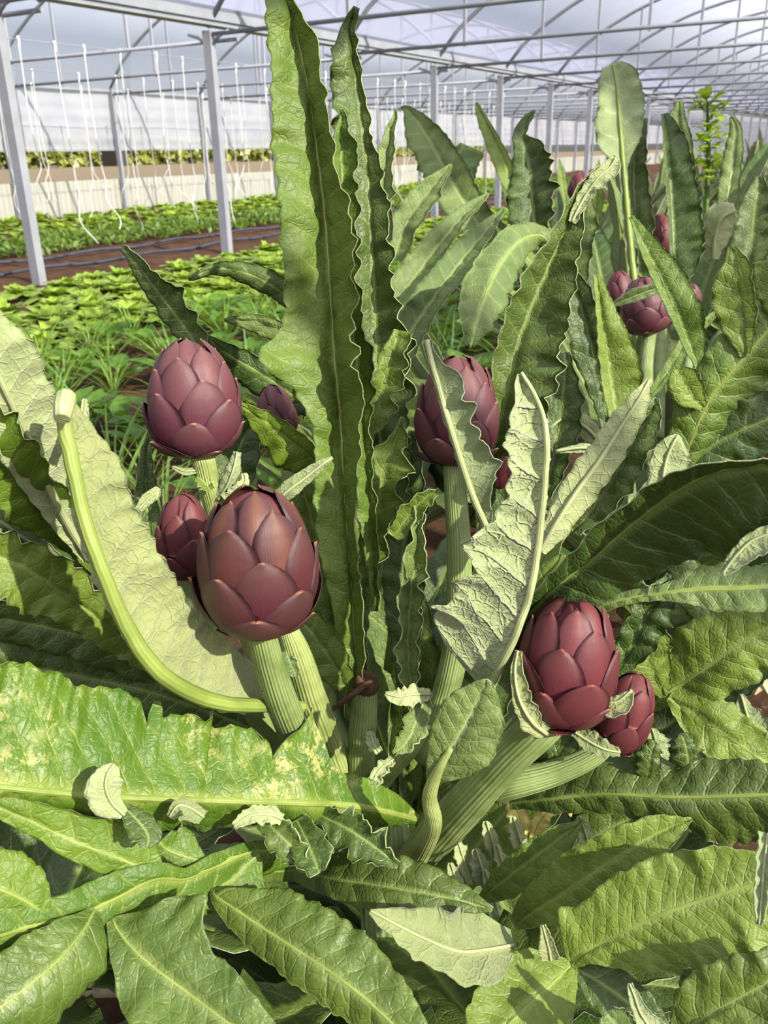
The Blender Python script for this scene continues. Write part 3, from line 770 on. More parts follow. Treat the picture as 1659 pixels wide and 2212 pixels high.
# stalks -----------------------------------------------------------
cg = at(840, 1900, 1.12)
def down(x, y, d, r):   # lower end of a stalk, led to the soil below the crown
    p = at(x, y, d); return p
trunk = np.array([[c1[0], c1[1], -0.02], [c1[0], c1[1], 0.12], c1 + [0, 0, -0.05], c1 + [0, -0.02, 0.06]])
tube('trunk', trunk, [0.045, 0.04, 0.035, 0.02], M['stem'], MAIN, seg=32, ridges=11, ramp=0.06)
stem(MAIN, [(560, 1345, .745, 30), (578, 1420, .77, 32), (610, 1520, .82, 34), (665, 1640, .92, 34), (760, 1790, 1.05, 34)])
stem(MAIN, [(432, 965, .86, 27), (448, 1030, .87, 24), (468, 1110, .89, 23), (520, 1300, .92, 26), (620, 1560, .99, 30), (740, 1780, 1.07, 30)], 'steml')
stem(MAIN, [(398, 1235, .82, 17), (430, 1310, .84, 20), (490, 1440, .88, 22), (640, 1680, 1.0, 24)])
stem(MAIN, [(978, 985, .97, 22), (985, 1080, .98, 24), (992, 1200, .99, 26), (985, 1400, 1.02, 28), (920, 1640, 1.06, 28)])
stem(MAIN, [(1205, 1535, .80, 40), (1168, 1570, .80, 44), (1110, 1625, .82, 42), (1040, 1700, .86, 42), (950, 1800, .95, 44), (880, 1890, 1.05, 44)], 'stem')
stem(MAIN, [(1322, 1600, .83, 18), (1280, 1632, .83, 24), (1200, 1668, .84, 28), (1120, 1690, .84, 32), (1070, 1700, .86, 34)], 'stem')
stem(MAIN, [(790, 1478, .97, 26), (786, 1540, .98, 28), (780, 1640, 1.0, 30), (790, 1800, 1.08, 30)], 'stem', name='cut_stalk')
tube('cut_end', np.array([at(797, 1466, .962), at(794, 1471, .964), at(791, 1479, .968), at(789, 1486, .972)]), [0.0128, 0.0145, 0.0148, 0.014], M['cut'], MAIN, seg=14)
tube('dried_twig', np.array([at(690, 1555, .96), at(715, 1535, .955), at(745, 1512, .95), at(790, 1480, .945), at(806, 1470, .945)]), [0.0015, 0.0025, 0.0035, 0.004, 0.0015], M['cut'], MAIN, seg=8)
stem(MAIN, [(610, 1330, .86, 16), (640, 1410, .88, 30), (668, 1500, .92, 34), (720, 1640, 1.0, 34), (780, 1800, 1.08, 34)], 'steml')
stem(MAIN, [(975, 1615, .738, 6), (948, 1662, .748, 11), (928, 1720, .77, 16), (936, 1780, .80, 19), (900, 1850, .9, 26)], 'steml', name='petiole')
stem(MAIN, [(610, 905, 1.08, 12), (620, 1000, 1.08, 15), (660, 1300, 1.1, 20), (760, 1700, 1.12, 24)])
stem(MAIN, [(925, 1570, .90, 5), (895, 1615, .93, 13), (830, 1680, .98, 20), (780, 1760, 1.05, 24)], 'steml', name='petiole')

# heads -------------------------------------------------------------
head(MAIN, 'round', 'bractw', (562, 1342, .745), (548, 1062, .70), 236, 0.6, label='largest purple head, bronze at the top')
head(MAIN, 'tall', 'bract', (428, 972, .87), (405, 735, .835), 186, 2.2, label='dull purple head standing highest on the left')
head(MAIN, 'bud', 'bractd', (400, 1240, .825), (394, 1068, .80), 118, 0.3, label='small dark red head half behind the largest one')
head(MAIN, 'bud', 'bract', (612, 938, 1.08), (580, 832, 1.06), 78, 1.1, label='small plum bud beside the tall leaf')
head(MAIN, 'tall', 'bract', (985, 992, .98), (990, 770, .945), 166, 4.0, label='purple head half covered by a grey leaf')
head(MAIN, 'bud', 'bractd', (1072, 1050, .93), (1098, 985, .91), 40, 4.0, label='tiny dark red bud')
head(MAIN, 'loose', 'bractd', (1210, 1540, .80), (1242, 1300, .765), 200, 1.4, label='loose dark red head under the shaded leaf')
head(MAIN, 'bud', 'bractd', (1322, 1606, .83), (1382, 1458, .80), 116, 2.0, label='small dark red head at the lower right')
head(BACK, 'tall', 'bract', (1405, 715, 1.75), (1385, 600, 1.72), 98, 1.0)
head(BACK, 'bud', 'bract', (1345, 670, 1.85), (1335, 585, 1.83), 58, 2.0)
head(BACK, 'bud', 'bract', (1498, 660, 1.8), (1490, 612, 1.78), 38, 0.4)
head(BACK, 'tall', 'bractd', (1430, 560, 2.1), (1428, 462, 2.08), 64, 0.2)
for pts in ([(1405, 710, 1.75, 14), (1395, 800, 1.75, 15), (1400, 1000, 1.78, 18)], [(1345, 668, 1.85, 10), (1360, 800, 1.85, 11), (1380, 1000, 1.8, 14)], [(1498, 658, 1.8, 8), (1490, 760, 1.8, 10), (1450, 1000, 1.8, 12)], [(1430, 558, 2.1, 10), (1428, 700, 2.1, 12), (1420, 950, 2.0, 14)]):
    stem(BACK, pts, seg=16, ridges=8)

# tall central leaves ------------------------------------------------
leaf(MAIN, 'top', 't', [(778, 1560, 1.0, 6, 6), (770, 1440, .97, 28, 18), (758, 1250, .94, 55, 22), (745, 1080, .93, 62, 30), (737, 930, .925, 62, 45), (728, 830, .92, 95, 62), (722, 770, .92, 160, 66), (718, 700, .92, 95, 58), (712, 600, .92, 98, 58), (702, 470, .92, 98, 56), (684, 320, .92, 88, 46), (664, 180, .91, 76, 36), (645, 90, .91, 68, 36), (625, 10, .90, 55, 14), (610, -60, .90, 30, 4)],
     tilt=((30, 36, 40, 40), (56, 62, 62, 56)), curl=(-15, 18), rip=.14, teeth=.06, rib=(13, 8, 7, 4), nv=26, nt=34, quilt=1.2, ribmat='riby')
leaf(MAIN, 'top', 't', [(812, 1320, 1.0, 10, 8), (800, 1120, .97, 22, 14), (788, 960, .95, 26, 16), (772, 800, .94, 28, 30), (756, 660, .93, 26, 28), (744, 520, .93, 24, 30), (738, 400, .93, 22, 32), (735, 300, .93, 14, 30), (736, 235, .93, 0, 6)],
     tilt=(45, 40), curl=(10, 30), rip=.3, teeth=.08, rib=(8, 6, 3), nv=20)
leaf(MAIN, 'topd', 't', [(830, 1150, 1.08, 30, 40), (818, 900, 1.08, 60, 62), (812, 730, 1.07, 80, 66), (806, 560, 1.06, 76, 40), (798, 420, 1.06, 72, 36), (786, 290, 1.05, 68, 16), (772, 180, 1.05, 56, 14), (760, 100, 1.04, 42, 16), (756, 50, 1.03, 16, 14), (768, 14, 1.02, 4, 12)],
     tilt=(30, 38), curl=(-10, 20), rip=.28, teeth=.1, rib=(10, 7, 2), nv=20)
leaf(MAIN, 'topg', 't', [(820, 560, 1.3, 20, 25), (828, 430, 1.3, 24, 22), (838, 330, 1.3, 22, 14), (856, 235, 1.29, 2, 3)], tilt=(30, 60), rip=.25, rib=(5, 4, 2))
# big pale curved leaf on the left, underside to us
leaf(MAIN, 'top', 'u', [(650, 1530, .86, 10, 8), (590, 1522, .83, 16, 42), (540, 1524, .80, 18, 95), (480, 1520, .77, 20, 128), (405, 1492, .74, 20, 134), (335, 1442, .71, 20, 146), (268, 1345, .69, 20, 146), (220, 1240, .67, 20, 130), (180, 1120, .66, 22, 114), (156, 1000, .655, 16, 92), (144, 930, .655, 12, 56), (136, 880, .66, 10, 30), (130, 850, .665, 6, 8)],
     tilt=((-60, -55), (-14, -22)), curl=(-20, 18), rip=.12, teeth=.05, rib=(17, 19, 17, 15, 16), nv=17, nt=22, quilt=1.1, ribmat='rib')
tube('dried_tip', np.array([at(134, 905, .63), at(138, 880, .635), at(142, 862, .645), at(150, 852, .66)]), [0.006, 0.0075, 0.008, 0.004], M['ribp'], MAIN, seg=10)
leaf(MAIN, 'topg', 'u', [(300, 1100, .72, 6, 6), (318, 1080, .72, 12, 10), (334, 1066, .72, 10, 10), (342, 1054, .72, 4, 4)], tilt=(20, 20), rip=.1, teeth=.02, rib=(3, 2))
leaf(MAIN, 'topg', 'u', [(176, 940, .70, 8, 8), (182, 905, .70, 7, 7), (184, 862, .70, 2, 2)], tilt=(40, 20), rip=.1, rib=(3, 2))
# leaves at the left edge
leaf(LEFT, 'topg', 'u', [(190, 1210, .84, 10, 10), (120, 1080, .78, 40, 50), (50, 930, .71, 70, 90), (-10, 800, .67, 80, 95), (-60, 690, .65, 70, 60), (-90, 620, .64, 10, 10)], tilt=(10, -15), rip=.1, rib=(10, 8, 4), nv=12)
leaf(LEFT, 'topy', 't', [(215, 1240, .90, 10, 10), (160, 1180, .86, 20, 40), (100, 1105, .80, 60, 58), (30, 1020, .74, 80, 72), (-50, 940, .70, 80, 70), (-120, 880, .68, 60, 50)], tilt=(15, 45), curl=(0, 10), rip=.22, teeth=.1, rib=(14, 18, 15), ribmat='rib')
leaf(LEFT, 'topg', 'u', [(100, 1150, .95, 12, 20), (40, 1125, .93, 25, 26), (-30, 1100, .9, 25, 25)], tilt=(10, 10), rip=.1, rib=(4, 3))
leaf(LEFT, 'topd', 'u', [(250, 1340, .90, 8, 12), (180, 1275, .87, 12, 14), (100, 1200, .83, 18, 16), (0, 1125, .78, 22, 20), (-60, 1090, .76, 20, 20)], tilt=(-10, 30), rip=.25, teeth=.1, rib=(5, 5, 4))
leaf(MAIN, 'top', 't', [(420, 1480, .98, 10, 10), (320, 1420, .93, 30, 30), (230, 1350, .88, 46, 50), (150, 1290, .84, 60, 54), (60, 1230, .80, 84, 56), (-60, 1180, .78, 80, 56)], tilt=(20, 35), rip=.25, teeth=.1, rib=(6, 5, 4))
leaf(MAIN, 'topd', 't', [(560, 1540, 1.0, 20, 20), (430, 1470, .97, 40, 40), (300, 1420, .93, 48, 42), (160, 1370, .90, 48, 40), (20, 1340, .88, 45, 40), (-80, 1330, .87, 30, 30)], tilt=(-20, 25), rip=.15, rib=(6, 5, 4))
# scarred big leaf across the lower left
SCAR = leaf(MAIN, 'scar', 't', [(905, 1772, .93, 10, 8), (850, 1758, .88, 22, 42), (790, 1746, .85, 40, 60), (735, 1740, .83, 62, 66), (708, 1738, .82, 90, 84), (688, 1737, .81, 120, 150), (665, 1737, .80, 118, 212), (642, 1736, .795, 96, 165), (605, 1735, .79, 70, 126), (583, 1735, .785, 60, 96), (565, 1734, .78, 52, 132), (530, 1733, .775, 48, 156), (480, 1731, .765, 50, 160), (447, 1730, .76, 62, 150), (437, 1730, .758, 64, 202), (428, 1729, .755, 60, 162), (400, 1728, .75, 52, 186), (350, 1727, .74, 60, 188), (326, 1726, .735, 92, 176), (313, 1725, .732, 96, 222), (302, 1725, .73, 84, 156), (276, 1724, .725, 62, 204), (240, 1722, .715, 56, 226), (190, 1718, .705, 58, 234), (115, 1712, .69, 62, 232), (75, 1708, .68, 48, 262), (0, 1700, .665, 34, 268), (-100, 1690, .64, 30, 250), (-180, 1684, .63, 20, 150)],
     tilt=((-50, -48), (-20, -12)), curl=((-30, -20), (20, 10)), rip=.10, teeth=.02, rib=(14, 11, 11, 9), nv=20, quilt=.8, res=2.0)
# curled lobes standing along its lower side
leaf(SCAR, 'topg', 'u', [(268, 1760, .69, 10, 10), (240, 1732, .685, 40, 22), (228, 1700, .68, 44, 36), (232, 1672, .68, 26, 34), (246, 1650, .685, 4, 12)], tilt=(20, -10), curl=(-40, -10), rip=.1, teeth=.03, rib=(4, 3), nv=6, name='lobe')
leaf(SCAR, 'topd', 't', [(270, 1745, .70, 10, 14), (300, 1775, .695, 24, 30), (320, 1805, .69, 30, 34), (318, 1832, .685, 8, 12)], tilt=(-10, 20), rip=.1, rib=(3, 2), name='lobe')
leaf(SCAR, 'top', 'u', [(440, 1765, .73, 12, 12), (410, 1745, .725, 20, 14), (385, 1740, .72, 22, 12), (366, 1765, .72, 6, 6)], tilt=(20, -20), curl=(60, 20), rip=.15, rib=(3, 2), name='lobe')
leaf(SCAR, 'topg', 'u', [(610, 1770, .77, 8, 10), (585, 1760, .765, 16, 18), (540, 1762, .76, 14, 16), (505, 1785, .755, 4, 6)], tilt=(10, 10), curl=(50, -30), rip=.4, teeth=.1, rib=(3, 2), name='lobe')
leaf(SCAR, 'topd', 't', [(640, 1770, .80, 20, 20), (660, 1810, .78, 34, 34), (676, 1850, .765, 42, 40), (690, 1885, .755, 14, 20)], tilt=(15, 15), curl=(20, 20), rip=.2, rib=(4, 3), name='lobe')
leaf(SCAR, 'topd', 't', [(690, 1760, .82, 20, 20), (750, 1790, .80, 36, 40), (810, 1830, .79, 30, 36), (860, 1870, .785, 6, 6)], tilt=(20, 20), curl=(30, 20), rip=.5, teeth=.16, rib=(4, 3), name='lobe')
leaf(SCAR, 'topd', 't', [(560, 1760, .79, 14, 14), (600, 1800, .775, 30, 30), (640, 1840, .77, 24, 30), (660, 1870, .765, 6, 6)], tilt=(20, 10), curl=(30, 30), rip=.4, teeth=.16, rib=(4, 3), name='lobe')
# lobed leaf in the bottom left corner
LOBED = leaf(MAIN, 'topy', 't', [(720, 1850, .95, 14, 14), (640, 1838, .86, 24, 18), (545, 1840, .80, 60, 20), (470, 1870, .77, 74, 26), (400, 1898, .745, 84, 20), (340, 1898, .725, 96, 32), (270, 1930, .71, 92, 50), (190, 1968, .69, 80, 52), (110, 1990, .67, 74, 44), (0, 2022, .645, 90, 50), (-90, 2050, .63, 90, 50)],
     tilt=((-25, -35), (20, 25)), curl=(-25, -20), rip=.08, teeth=.02, rib=(12, 9, 8), nv=14, quilt=.6)
B2 = dict(rip=.10, teeth=.04, quilt=.7)
leaf(LOBED, 'topy', 't', [(352, 1898, .73, 8, 8), (300, 1872, .72, 26, 62), (240, 1848, .71, 40, 70), (170, 1822, .70, 34, 58), (90, 1785, .69, 24, 44), (0, 1745, .675, 18, 34), (-60, 1720, .67, 10, 20)], tilt=(-15, 10), rib=(8, 6, 3), name='lobe', **B2)
leaf(LOBED, 'topy', 't', [(104, 1984, .67, 10, 10), (60, 1950, .66, 44, 60), (10, 1925, .65, 50, 80), (-60, 1900, .64, 50, 70)], tilt=(-10, 0), rib=(7, 6), name='lobe', **B2)
leaf(LOBED, 'topy', 't', [(440, 1862, .765, 14, 10), (400, 1850, .76, 20, 46), (360, 1835, .755, 16, 56), (345, 1820, .75, 10, 30)], tilt=(-10, -10), rib=(3, 2), name='lobe', **B2)
leaf(LOBED, 'topy', 't', [(560, 1845, .80, 14, 14), (530, 1870, .79, 60, 20), (500, 1900, .78, 80, 30), (455, 1925, .765, 50, 30), (420, 1945, .755, 10, 10)], tilt=(-10, -10), rib=(3, 2), name='lobe', **B2)
leaf(LOBED, 'topm', 't', [(242, 1985, .70, 10, 12), (262, 2020, .69, 100, 30), (300, 2062, .68, 150, 66), (330, 2088, .675, 176, 92), (356, 2108, .67, 128, 106), (400, 2140, .665, 92, 116), (460, 2185, .655, 84, 110), (540, 2245, .645, 60, 80), (620, 2310, .64, 20, 30)], tilt=(10, 15), rib=(7, 6, 5), nv=11, name='lobe', **B2)
leaf(LOBED, 'topm', 't', [(205, 1965, .69, 10, 12), (180, 2010, .67, 60, 50), (130, 2070, .65, 90, 80), (60, 2130, .63, 100, 90), (-30, 2200, .61, 90, 90), (-100, 2250, .60, 40, 40)], tilt=(-25, 10), curl=(-40, 0), rib=(6, 5, 4), nv=8, name='lobe', **B2)
# bottom centre
leaf(MAIN, 'topm', 't', [(640, 1880, .95, 20, 16), (540, 1890, .84, 14, 14), (462, 1925, .76, 6, 6), (500, 1958, .745, 42, 28), (560, 2000, .73, 84, 44), (630, 2045, .71, 102, 50), (700, 2090, .695, 104, 56), (780, 2150, .68, 92, 62), (850, 2215, .665, 70, 60), (920, 2290, .65, 30, 30)],
     tilt=((0, 12), (-20, -30)), curl=(-20, -20), rip=.09, teeth=.05, rib=(4, 7, 6, 4), nv=20, quilt=.7)
leaf(MAIN, 'topd', 't', [(640, 1880, .92, 20, 20), (700, 1895, .86, 46, 34), (800, 1910, .82, 66, 52), (890, 1925, .80, 60, 50), (980, 1942, .79, 40, 32), (1064, 1966, .785, 3, 3)], tilt=(-15, 15), rip=.14, teeth=.06, rib=(6, 5, 3))
leaf(LOW, 'topy', 'u', [(1110, 2042, .80, 20, 30), (1050, 2052, .775, 76, 74), (990, 2056, .755, 50, 84), (920, 2030, .74, 36, 64), (860, 2000, .735, 22, 38), (800, 1968, .73, 2, 2)], tilt=(30, -20), curl=(20, 30), rip=.2, teeth=.06, rib=(4, 4, 2), quilt=.5)
# lower right leaves
leaf(LOW, 'top', 't', [(1035, 1945, .92, 6, 8), (1080, 1908, .90, 26, 38), (1150, 1855, .88, 36, 44), (1215, 1805, .87, 24, 30), (1260, 1772, .87, 3, 3)], tilt=(20, 15), rip=.1, rib=(4, 4, 2))
leaf(LOW, 'top', 't', [(1112, 2000, .88, 18, 10), (1160, 1965, .86, 46, 36), (1230, 1922, .84, 62, 62), (1310, 1868, .82, 58, 66), (1380, 1822, .81, 48, 52), (1440, 1790, .805, 30, 32), (1495, 1770, .80, 2, 2)], tilt=(20, 10), rip=.1, teeth=.05, rib=(6, 6, 3), nv=13)
leaf(LOW, 'top', 't', [(1232, 2080, .80, 14, 14), (1262, 2058, .79, 96, 24), (1290, 2042, .785, 84, 44), (1350, 2012, .77, 98, 84), (1430, 1975, .755, 108, 128), (1500, 1950, .745, 102, 150), (1560, 1930, .735, 96, 160), (1600, 1918, .73, 84, 118), (1650, 1902, .725, 62, 120), (1720, 1880, .72, 20, 40)],
     tilt=((20, 10), (5, -15)), rip=.10, teeth=.03, rib=(10, 9, 7), nv=15, quilt=.9)
LW = leaf(LOW, 'top', 't', [(1236, 2084, .80, 14, 14), (1200, 2118, .78, 60, 78), (1160, 2152, .765, 100, 96), (1115, 2195, .75, 110, 100), (1070, 2245, .735, 90, 80), (1030, 2300, .72, 30, 30)], tilt=(10, -10), curl=(0, 25), rip=.12, teeth=.04, rib=(8, 7, 5), nv=7)
leaf(LW, 'top', 'u', [(1190, 2075, .775, 20, 16), (1186, 2050, .77, 20, 12), (1178, 2020, .765, 8, 8), (1172, 1998, .765, 2, 3)], tilt=(30, 40), rip=.1, rib=(3, 2), name='lobe')
leaf(LOW, 'topd', 't', [(1238, 2090, .80, 14, 10), (1290, 2118, .79, 40, 44), (1350, 2160, .78, 48, 60), (1410, 2205, .77, 30, 50), (1450, 2250, .77, 10, 10)], tilt=(0, 10), rip=.1, rib=(5, 4))
leaf(LOW, 'topm', 't', [(1470, 2240, .72, 30, 20), (1510, 2205, .71, 70, 40), (1570, 2170, .70, 84, 60), (1640, 2132, .69, 70, 70), (1720, 2090, .68, 50, 60)], tilt=(15, 5), rip=.12, rib=(6, 5))
leaf(LOW, 'topg', 't', [(1500, 2160, .74, 14, 14), (1490, 2125, .735, 22, 22), (1485, 2092, .73, 8, 8)], tilt=(20, 20), curl=(-40, -30), rip=.15, rib=(3, 2))
leaf(LOW, 'topg', 'u', [(1420, 2240, .70, 40, 30), (1385, 2190, .69, 14, 16), (1370, 2150, .69, 10, 8), (1360, 2125, .69, 2, 2)], tilt=(20, 20), rip=.1, rib=(3, 2))
leaf(LOW, 'topg', 't', [(1360, 2260, .69, 30, 30), (1330, 2215, .685, 40, 40), (1310, 2190, .685, 20, 20)], tilt=(10, 20), rip=.1, rib=(3, 2))
leaf(LOW, 'topg', 'u', [(1660, 1800, .66, 14, 14), (1650, 1880, .65, 10, 12), (1645, 1950, .65, 8, 12), (1640, 1998, .65, 2, 3)], tilt=(50, 30), rip=.2, rib=(3, 2))
# centre right, underside to us
leaf(MAIN, 'ven', 'u', [(1055, 1490, .80, 20, 10), (1072, 1458, .78, 118, 8), (1090, 1420, .765, 158, 8), (1106, 1388, .755, 178, 8), (1122, 1345, .745, 140, 8), (1134, 1310, .74, 160, 8), (1146, 1268, .73, 118, 8), (1155, 1220, .725, 128, 8), (1161, 1180, .72, 130, 9), (1166, 1130, .715, 84, 9), (1172, 1075, .71, 58, 10), (1178, 1010, .705, 64, 11), (1181, 960, .70, 78, 11), (1176, 915, .70, 72, 10), (1164, 875, .70, 58, 8), (1146, 840, .70, 28, 6), (1124, 806, .70, 2, 3)],
     tilt=((12, 30), -40), curl=((10, 30), -30), rip=.14, teeth=.04, rib=(10, 9, 8, 7, 4), nv=10, quilt=1.8, ribmat='ribp', res=1.5)
leaf(MAIN, 'topg', 'u', [(1050, 1140, .90, 8, 8), (1020, 1065, .88, 5, 46), (994, 990, .87, 5, 58), (975, 930, .865, 5, 40), (960, 880, .86, 5, 56), (944, 820, .86, 5, 40), (932, 780, .86, 5, 12), (922, 735, .86, 8, 8)], tilt=(30, 20), curl=(0, 35), rip=.22, teeth=.12, rib=(8, 7, 6), nv=9)
leaf(MAIN, 'topd', 't', [(1090, 1410, .82, 10, 16), (1140, 1330, .80, 22, 44), (1182, 1285, .785, 28, 52), (1230, 1245, .77, 34, 78), (1275, 1212, .755, 38, 94), (1335, 1158, .73, 40, 110), (1400, 1105, .70, 40, 140), (1470, 1055, .67, 36, 178), (1550, 1018, .64, 22, 190), (1640, 1003, .62, 10, 150), (1720, 1000, .60, 10, 130)],
     tilt=((50, 58), (-12, -20)), curl=(10, (0, -25)), rip=.10, teeth=.03, rib=(10, 8, 6), nv=13, quilt=.7)
leaf(MAIN, 'topd', 'u', [(1560, 1240, .64, 4, 6), (1590, 1200, .635, 10, 24), (1630, 1165, .63, 14, 34), (1700, 1145, .62, 20, 40)], tilt=(20, 10), curl=(0, 20), rip=.15, rib=(3, 3))
leaf(MAIN, 'topg', 'u', [(1165, 1190, .86, 12, 16), (1200, 1130, .85, 26, 36), (1245, 1060, .845, 34, 44), (1300, 985, .84, 34, 40), (1345, 915, .835, 28, 34), (1380, 860, .83, 18, 26), (1402, 820, .83, 3, 5)], tilt=((10, 30), (-50, -40)), curl=(-40, 30), rip=.12, teeth=.1, rib=(6, 5, 3), nv=12)
leaf(MAIN, 'topd', 't', [(1240, 1150, .90, 14, 14), (1300, 1070, .89, 40, 44), (1350, 990, .88, 40, 44), (1395, 910, .875, 30, 34), (1420, 860, .87, 3, 5)], tilt=(20, 30), rip=.3, teeth=.12, rib=(5, 4))
# tall leaf right of centre
leaf(MAIN, 'topd', 't', [(1020, 1300, 1.06, 10, 10), (1045, 1120, 1.04, 8, 12), (1062, 1005, 1.02, 10, 24), (1082, 890, 1.0, 26, 92), (1100, 815, .99, 34, 96), (1120, 738, .985, 44, 86), (1145, 668, .98, 46, 84), (1172, 605, .975, 44, 72), (1200, 540, .97, 34, 54), (1230, 480, .965, 22, 34), (1262, 425, .96, 22, 14), (1298, 375, .955, 16, 10), (1330, 338, .95, 4, 5)],
     tilt=(38, 34), curl=(20, 10), rip=.16, teeth=.06, rib=(9, 9, 6, 3), nv=20)
leaf(MAIN, 'topg', 'u', [(1235, 480, .955, 6, 6), (1262, 428, .95, 14, 10), (1292, 385, .945, 14, 14), (1318, 362, .945, 12, 16), (1330, 340, .945, 4, 6)], tilt=(10, 20), curl=(20, 30), rip=.35, teeth=.1, rib=(3, 2))
leaf(BACK, 'topg', 't', [(1210, 560, 1.35, 8, 8), (1170, 510, 1.33, 20, 20), (1122, 522, 1.28, 34, 34), (1078, 575, 1.24, 46, 50), (1045, 645, 1.21, 44, 54), (1026, 705, 1.19, 34, 30), (1018, 750, 1.19, 3, 3)], tilt=(-25, -25), curl=(-10, -10), rip=.1, teeth=.05, rib=(5, 4, 2), nv=11)
# centre small leaves
leaf(MAIN, 'topg', 't', [(930, 1700, .77, 6, 6), (940, 1672, .755, 20, 30), (962, 1635, .745, 44, 66), (990, 1590, .735, 62, 86), (1015, 1545, .73, 62, 78), (1036, 1502, .725, 40, 54), (1052, 1468, .72, 4, 10)], tilt=(15, 20), curl=(-25, -30), rip=.1, teeth=.05, rib=(9, 7, 4), nv=9, quilt=1.5, ribmat='ribp')
leaf(MAIN, 'topg', 't', [(890, 1500, .96, 20, 20), (882, 1400, .95, 22, 22), (886, 1300, .94, 24, 24), (898, 1200, .93, 22, 22), (906, 1090, .92, 6, 8)], tilt=(40, 40), curl=(40, 30), rip=.4, teeth=.15, rib=(4, 3))
leaf(MAIN, 'top', 't', [(800, 1250, 1.0, 20, 10), (815, 1100, .99, 40, 40), (830, 1010, .98, 40, 50), (850, 960, .98, 20, 40), (870, 900, .98, 3, 6)], tilt=(10, 25), curl=(20, 50), rip=.4, teeth=.1, rib=(4, 3))
leaf(MAIN, 'top', 't', [(790, 960, 1.0, 8, 8), (812, 890, .99, 20, 36), (830, 820, .985, 24, 40), (848, 760, .98, 24, 32), (858, 712, .98, 6, 26)], tilt=(20, 30), curl=(0, 50), rip=.35, teeth=.12, rib=(5, 4, 2))
leaf(MAIN, 'top', 't', [(850, 1160, .93, 12, 12), (885, 1110, .92, 20, 24), (920, 1075, .91, 14, 18), (950, 1058, .905, 3, 4)], tilt=(20, 20), curl=(50, 30), rip=.3, rib=(4, 3))
leaf(MAIN, 'topy', 't', [(705, 1015, .97, 10, 10), (660, 975, .95, 60, 24), (620, 945, .94, 60, 26), (575, 912, .935, 36, 22), (515, 870, .93, 3, 4)], tilt=(-15, 25), rip=.2, teeth=.06, rib=(5, 4, 2))
leaf(MAIN, 'topg', 'u', [(590, 1090, .90, 10, 10), (620, 1062, .89, 20, 18), (660, 1032, .885, 18, 14), (700, 1000, .88, 9, 8), (718, 988, .88, 2, 3)], tilt=(20, 20), curl=(-30, -40), rip=.12, rib=(4, 3))
leaf(MAIN, 'top', 't', [(790, 1560, 1.02, 14, 14), (755, 1400, .99, 60, 36), (720, 1270, .975, 84, 40), (690, 1170, .965, 70, 40), (665, 1090, .96, 46, 40), (645, 1020, .955, 6, 6)], tilt=(15, 40), rip=.16, teeth=.06, rib=(8, 7, 4), nv=11)
leaf(MAIN, 'top', 't', [(770, 1520, .99, 8, 8), (730, 1450, .965, 36, 34), (690, 1390, .95, 46, 44), (650, 1340, .94, 34, 34), (610, 1300, .935, 3, 3)], tilt=(10, 20), rip=.16, rib=(5, 4, 2))
# knot of small curled leaves under the upper left head
leaf(MAIN, 'topg', 'u', [(470, 1080, .87, 10, 10), (490, 1050, .862, 14, 14), (505, 1010, .858, 15, 16), (512, 976, .86, 8, 8)], tilt=(-20, -20), curl=(-50, -50), rip=.1, rib=(3, 2), name='small_leaf')
leaf(MAIN, 'topg', 'u', [(485, 1080, .865, 10, 10), (512, 1060, .86, 12, 14), (530, 1040, .86, 8, 10), (528, 1022, .862, 4, 4)], tilt=(0, 0), curl=(50, -50), rip=.3, rib=(2, 2), name='small_leaf')
leaf(MAIN, 'top', 't', [(455, 1060, .865, 8, 8), (440, 1040, .86, 14, 12), (425, 1030, .86, 6, 8)], tilt=(20, 0), curl=(50, 30), rip=.4, teeth=.15, rib=(2, 2), name='small_leaf')
leaf(MAIN, 'topg', 'u', [(425, 1015, .86, 5, 5), (400, 1018, .857, 7, 6), (372, 1008, .857, 2, 2)], tilt=(20, -20), rip=.1, rib=(2, 1), name='small_leaf')
leaf(MAIN, 'topg', 't', [(600, 1500, .80, 6, 6), (590, 1480, .80, 20, 20), (580, 1462, .80, 10, 10)], tilt=(20, 0), curl=(60, 30), rip=.5, teeth=.2, rib=(2, 2), name='small_leaf')
leaf(MAIN, 'topg', 't', [(640, 1460, .87, 6, 6), (626, 1430, .865, 12, 12), (618, 1405, .865, 6, 6)], tilt=(20, 0), curl=(60, 30), rip=.5, teeth=.2, rib=(2, 2), name='small_leaf')
# collar of the right head
leaf(MAIN, 'top', 'u', [(1180, 1585, .77, 14, 10), (1150, 1560, .76, 26, 20), (1122, 1510, .755, 14, 22), (1112, 1450, .755, 8, 14), (1118, 1405, .755, 3, 4)], tilt=(20, 10), curl=(-30, 40), rip=.25, teeth=.08, rib=(5, 4, 2), name='small_leaf')
leaf(MAIN, 'top', 'u', [(1265, 1530, .775, 8, 10), (1300, 1520, .765, 14, 20), (1335, 1515, .76, 12, 26), (1365, 1490, .76, 2, 4)], tilt=(-10, 20), curl=(-20, 30), rip=.2, teeth=.1, rib=(3, 2), name='small_leaf')
leaf(MAIN, 'top', 'u', [(1240, 1580, .79, 8, 8), (1270, 1600, .785, 22, 18), (1305, 1618, .78, 18, 16), (1340, 1625, .78, 4, 6)], tilt=(10, 10), rip=.4, teeth=.2, rib=(3, 2), name='small_leaf')
leaf(MAIN, 'topd', 't', [(1140, 1690, .86, 10, 10), (1180, 1650, .85, 40, 40), (1215, 1610, .845, 44, 40), (1250, 1575, .84, 6, 6)], tilt=(10, 20), rip=.2, rib=(4, 3))
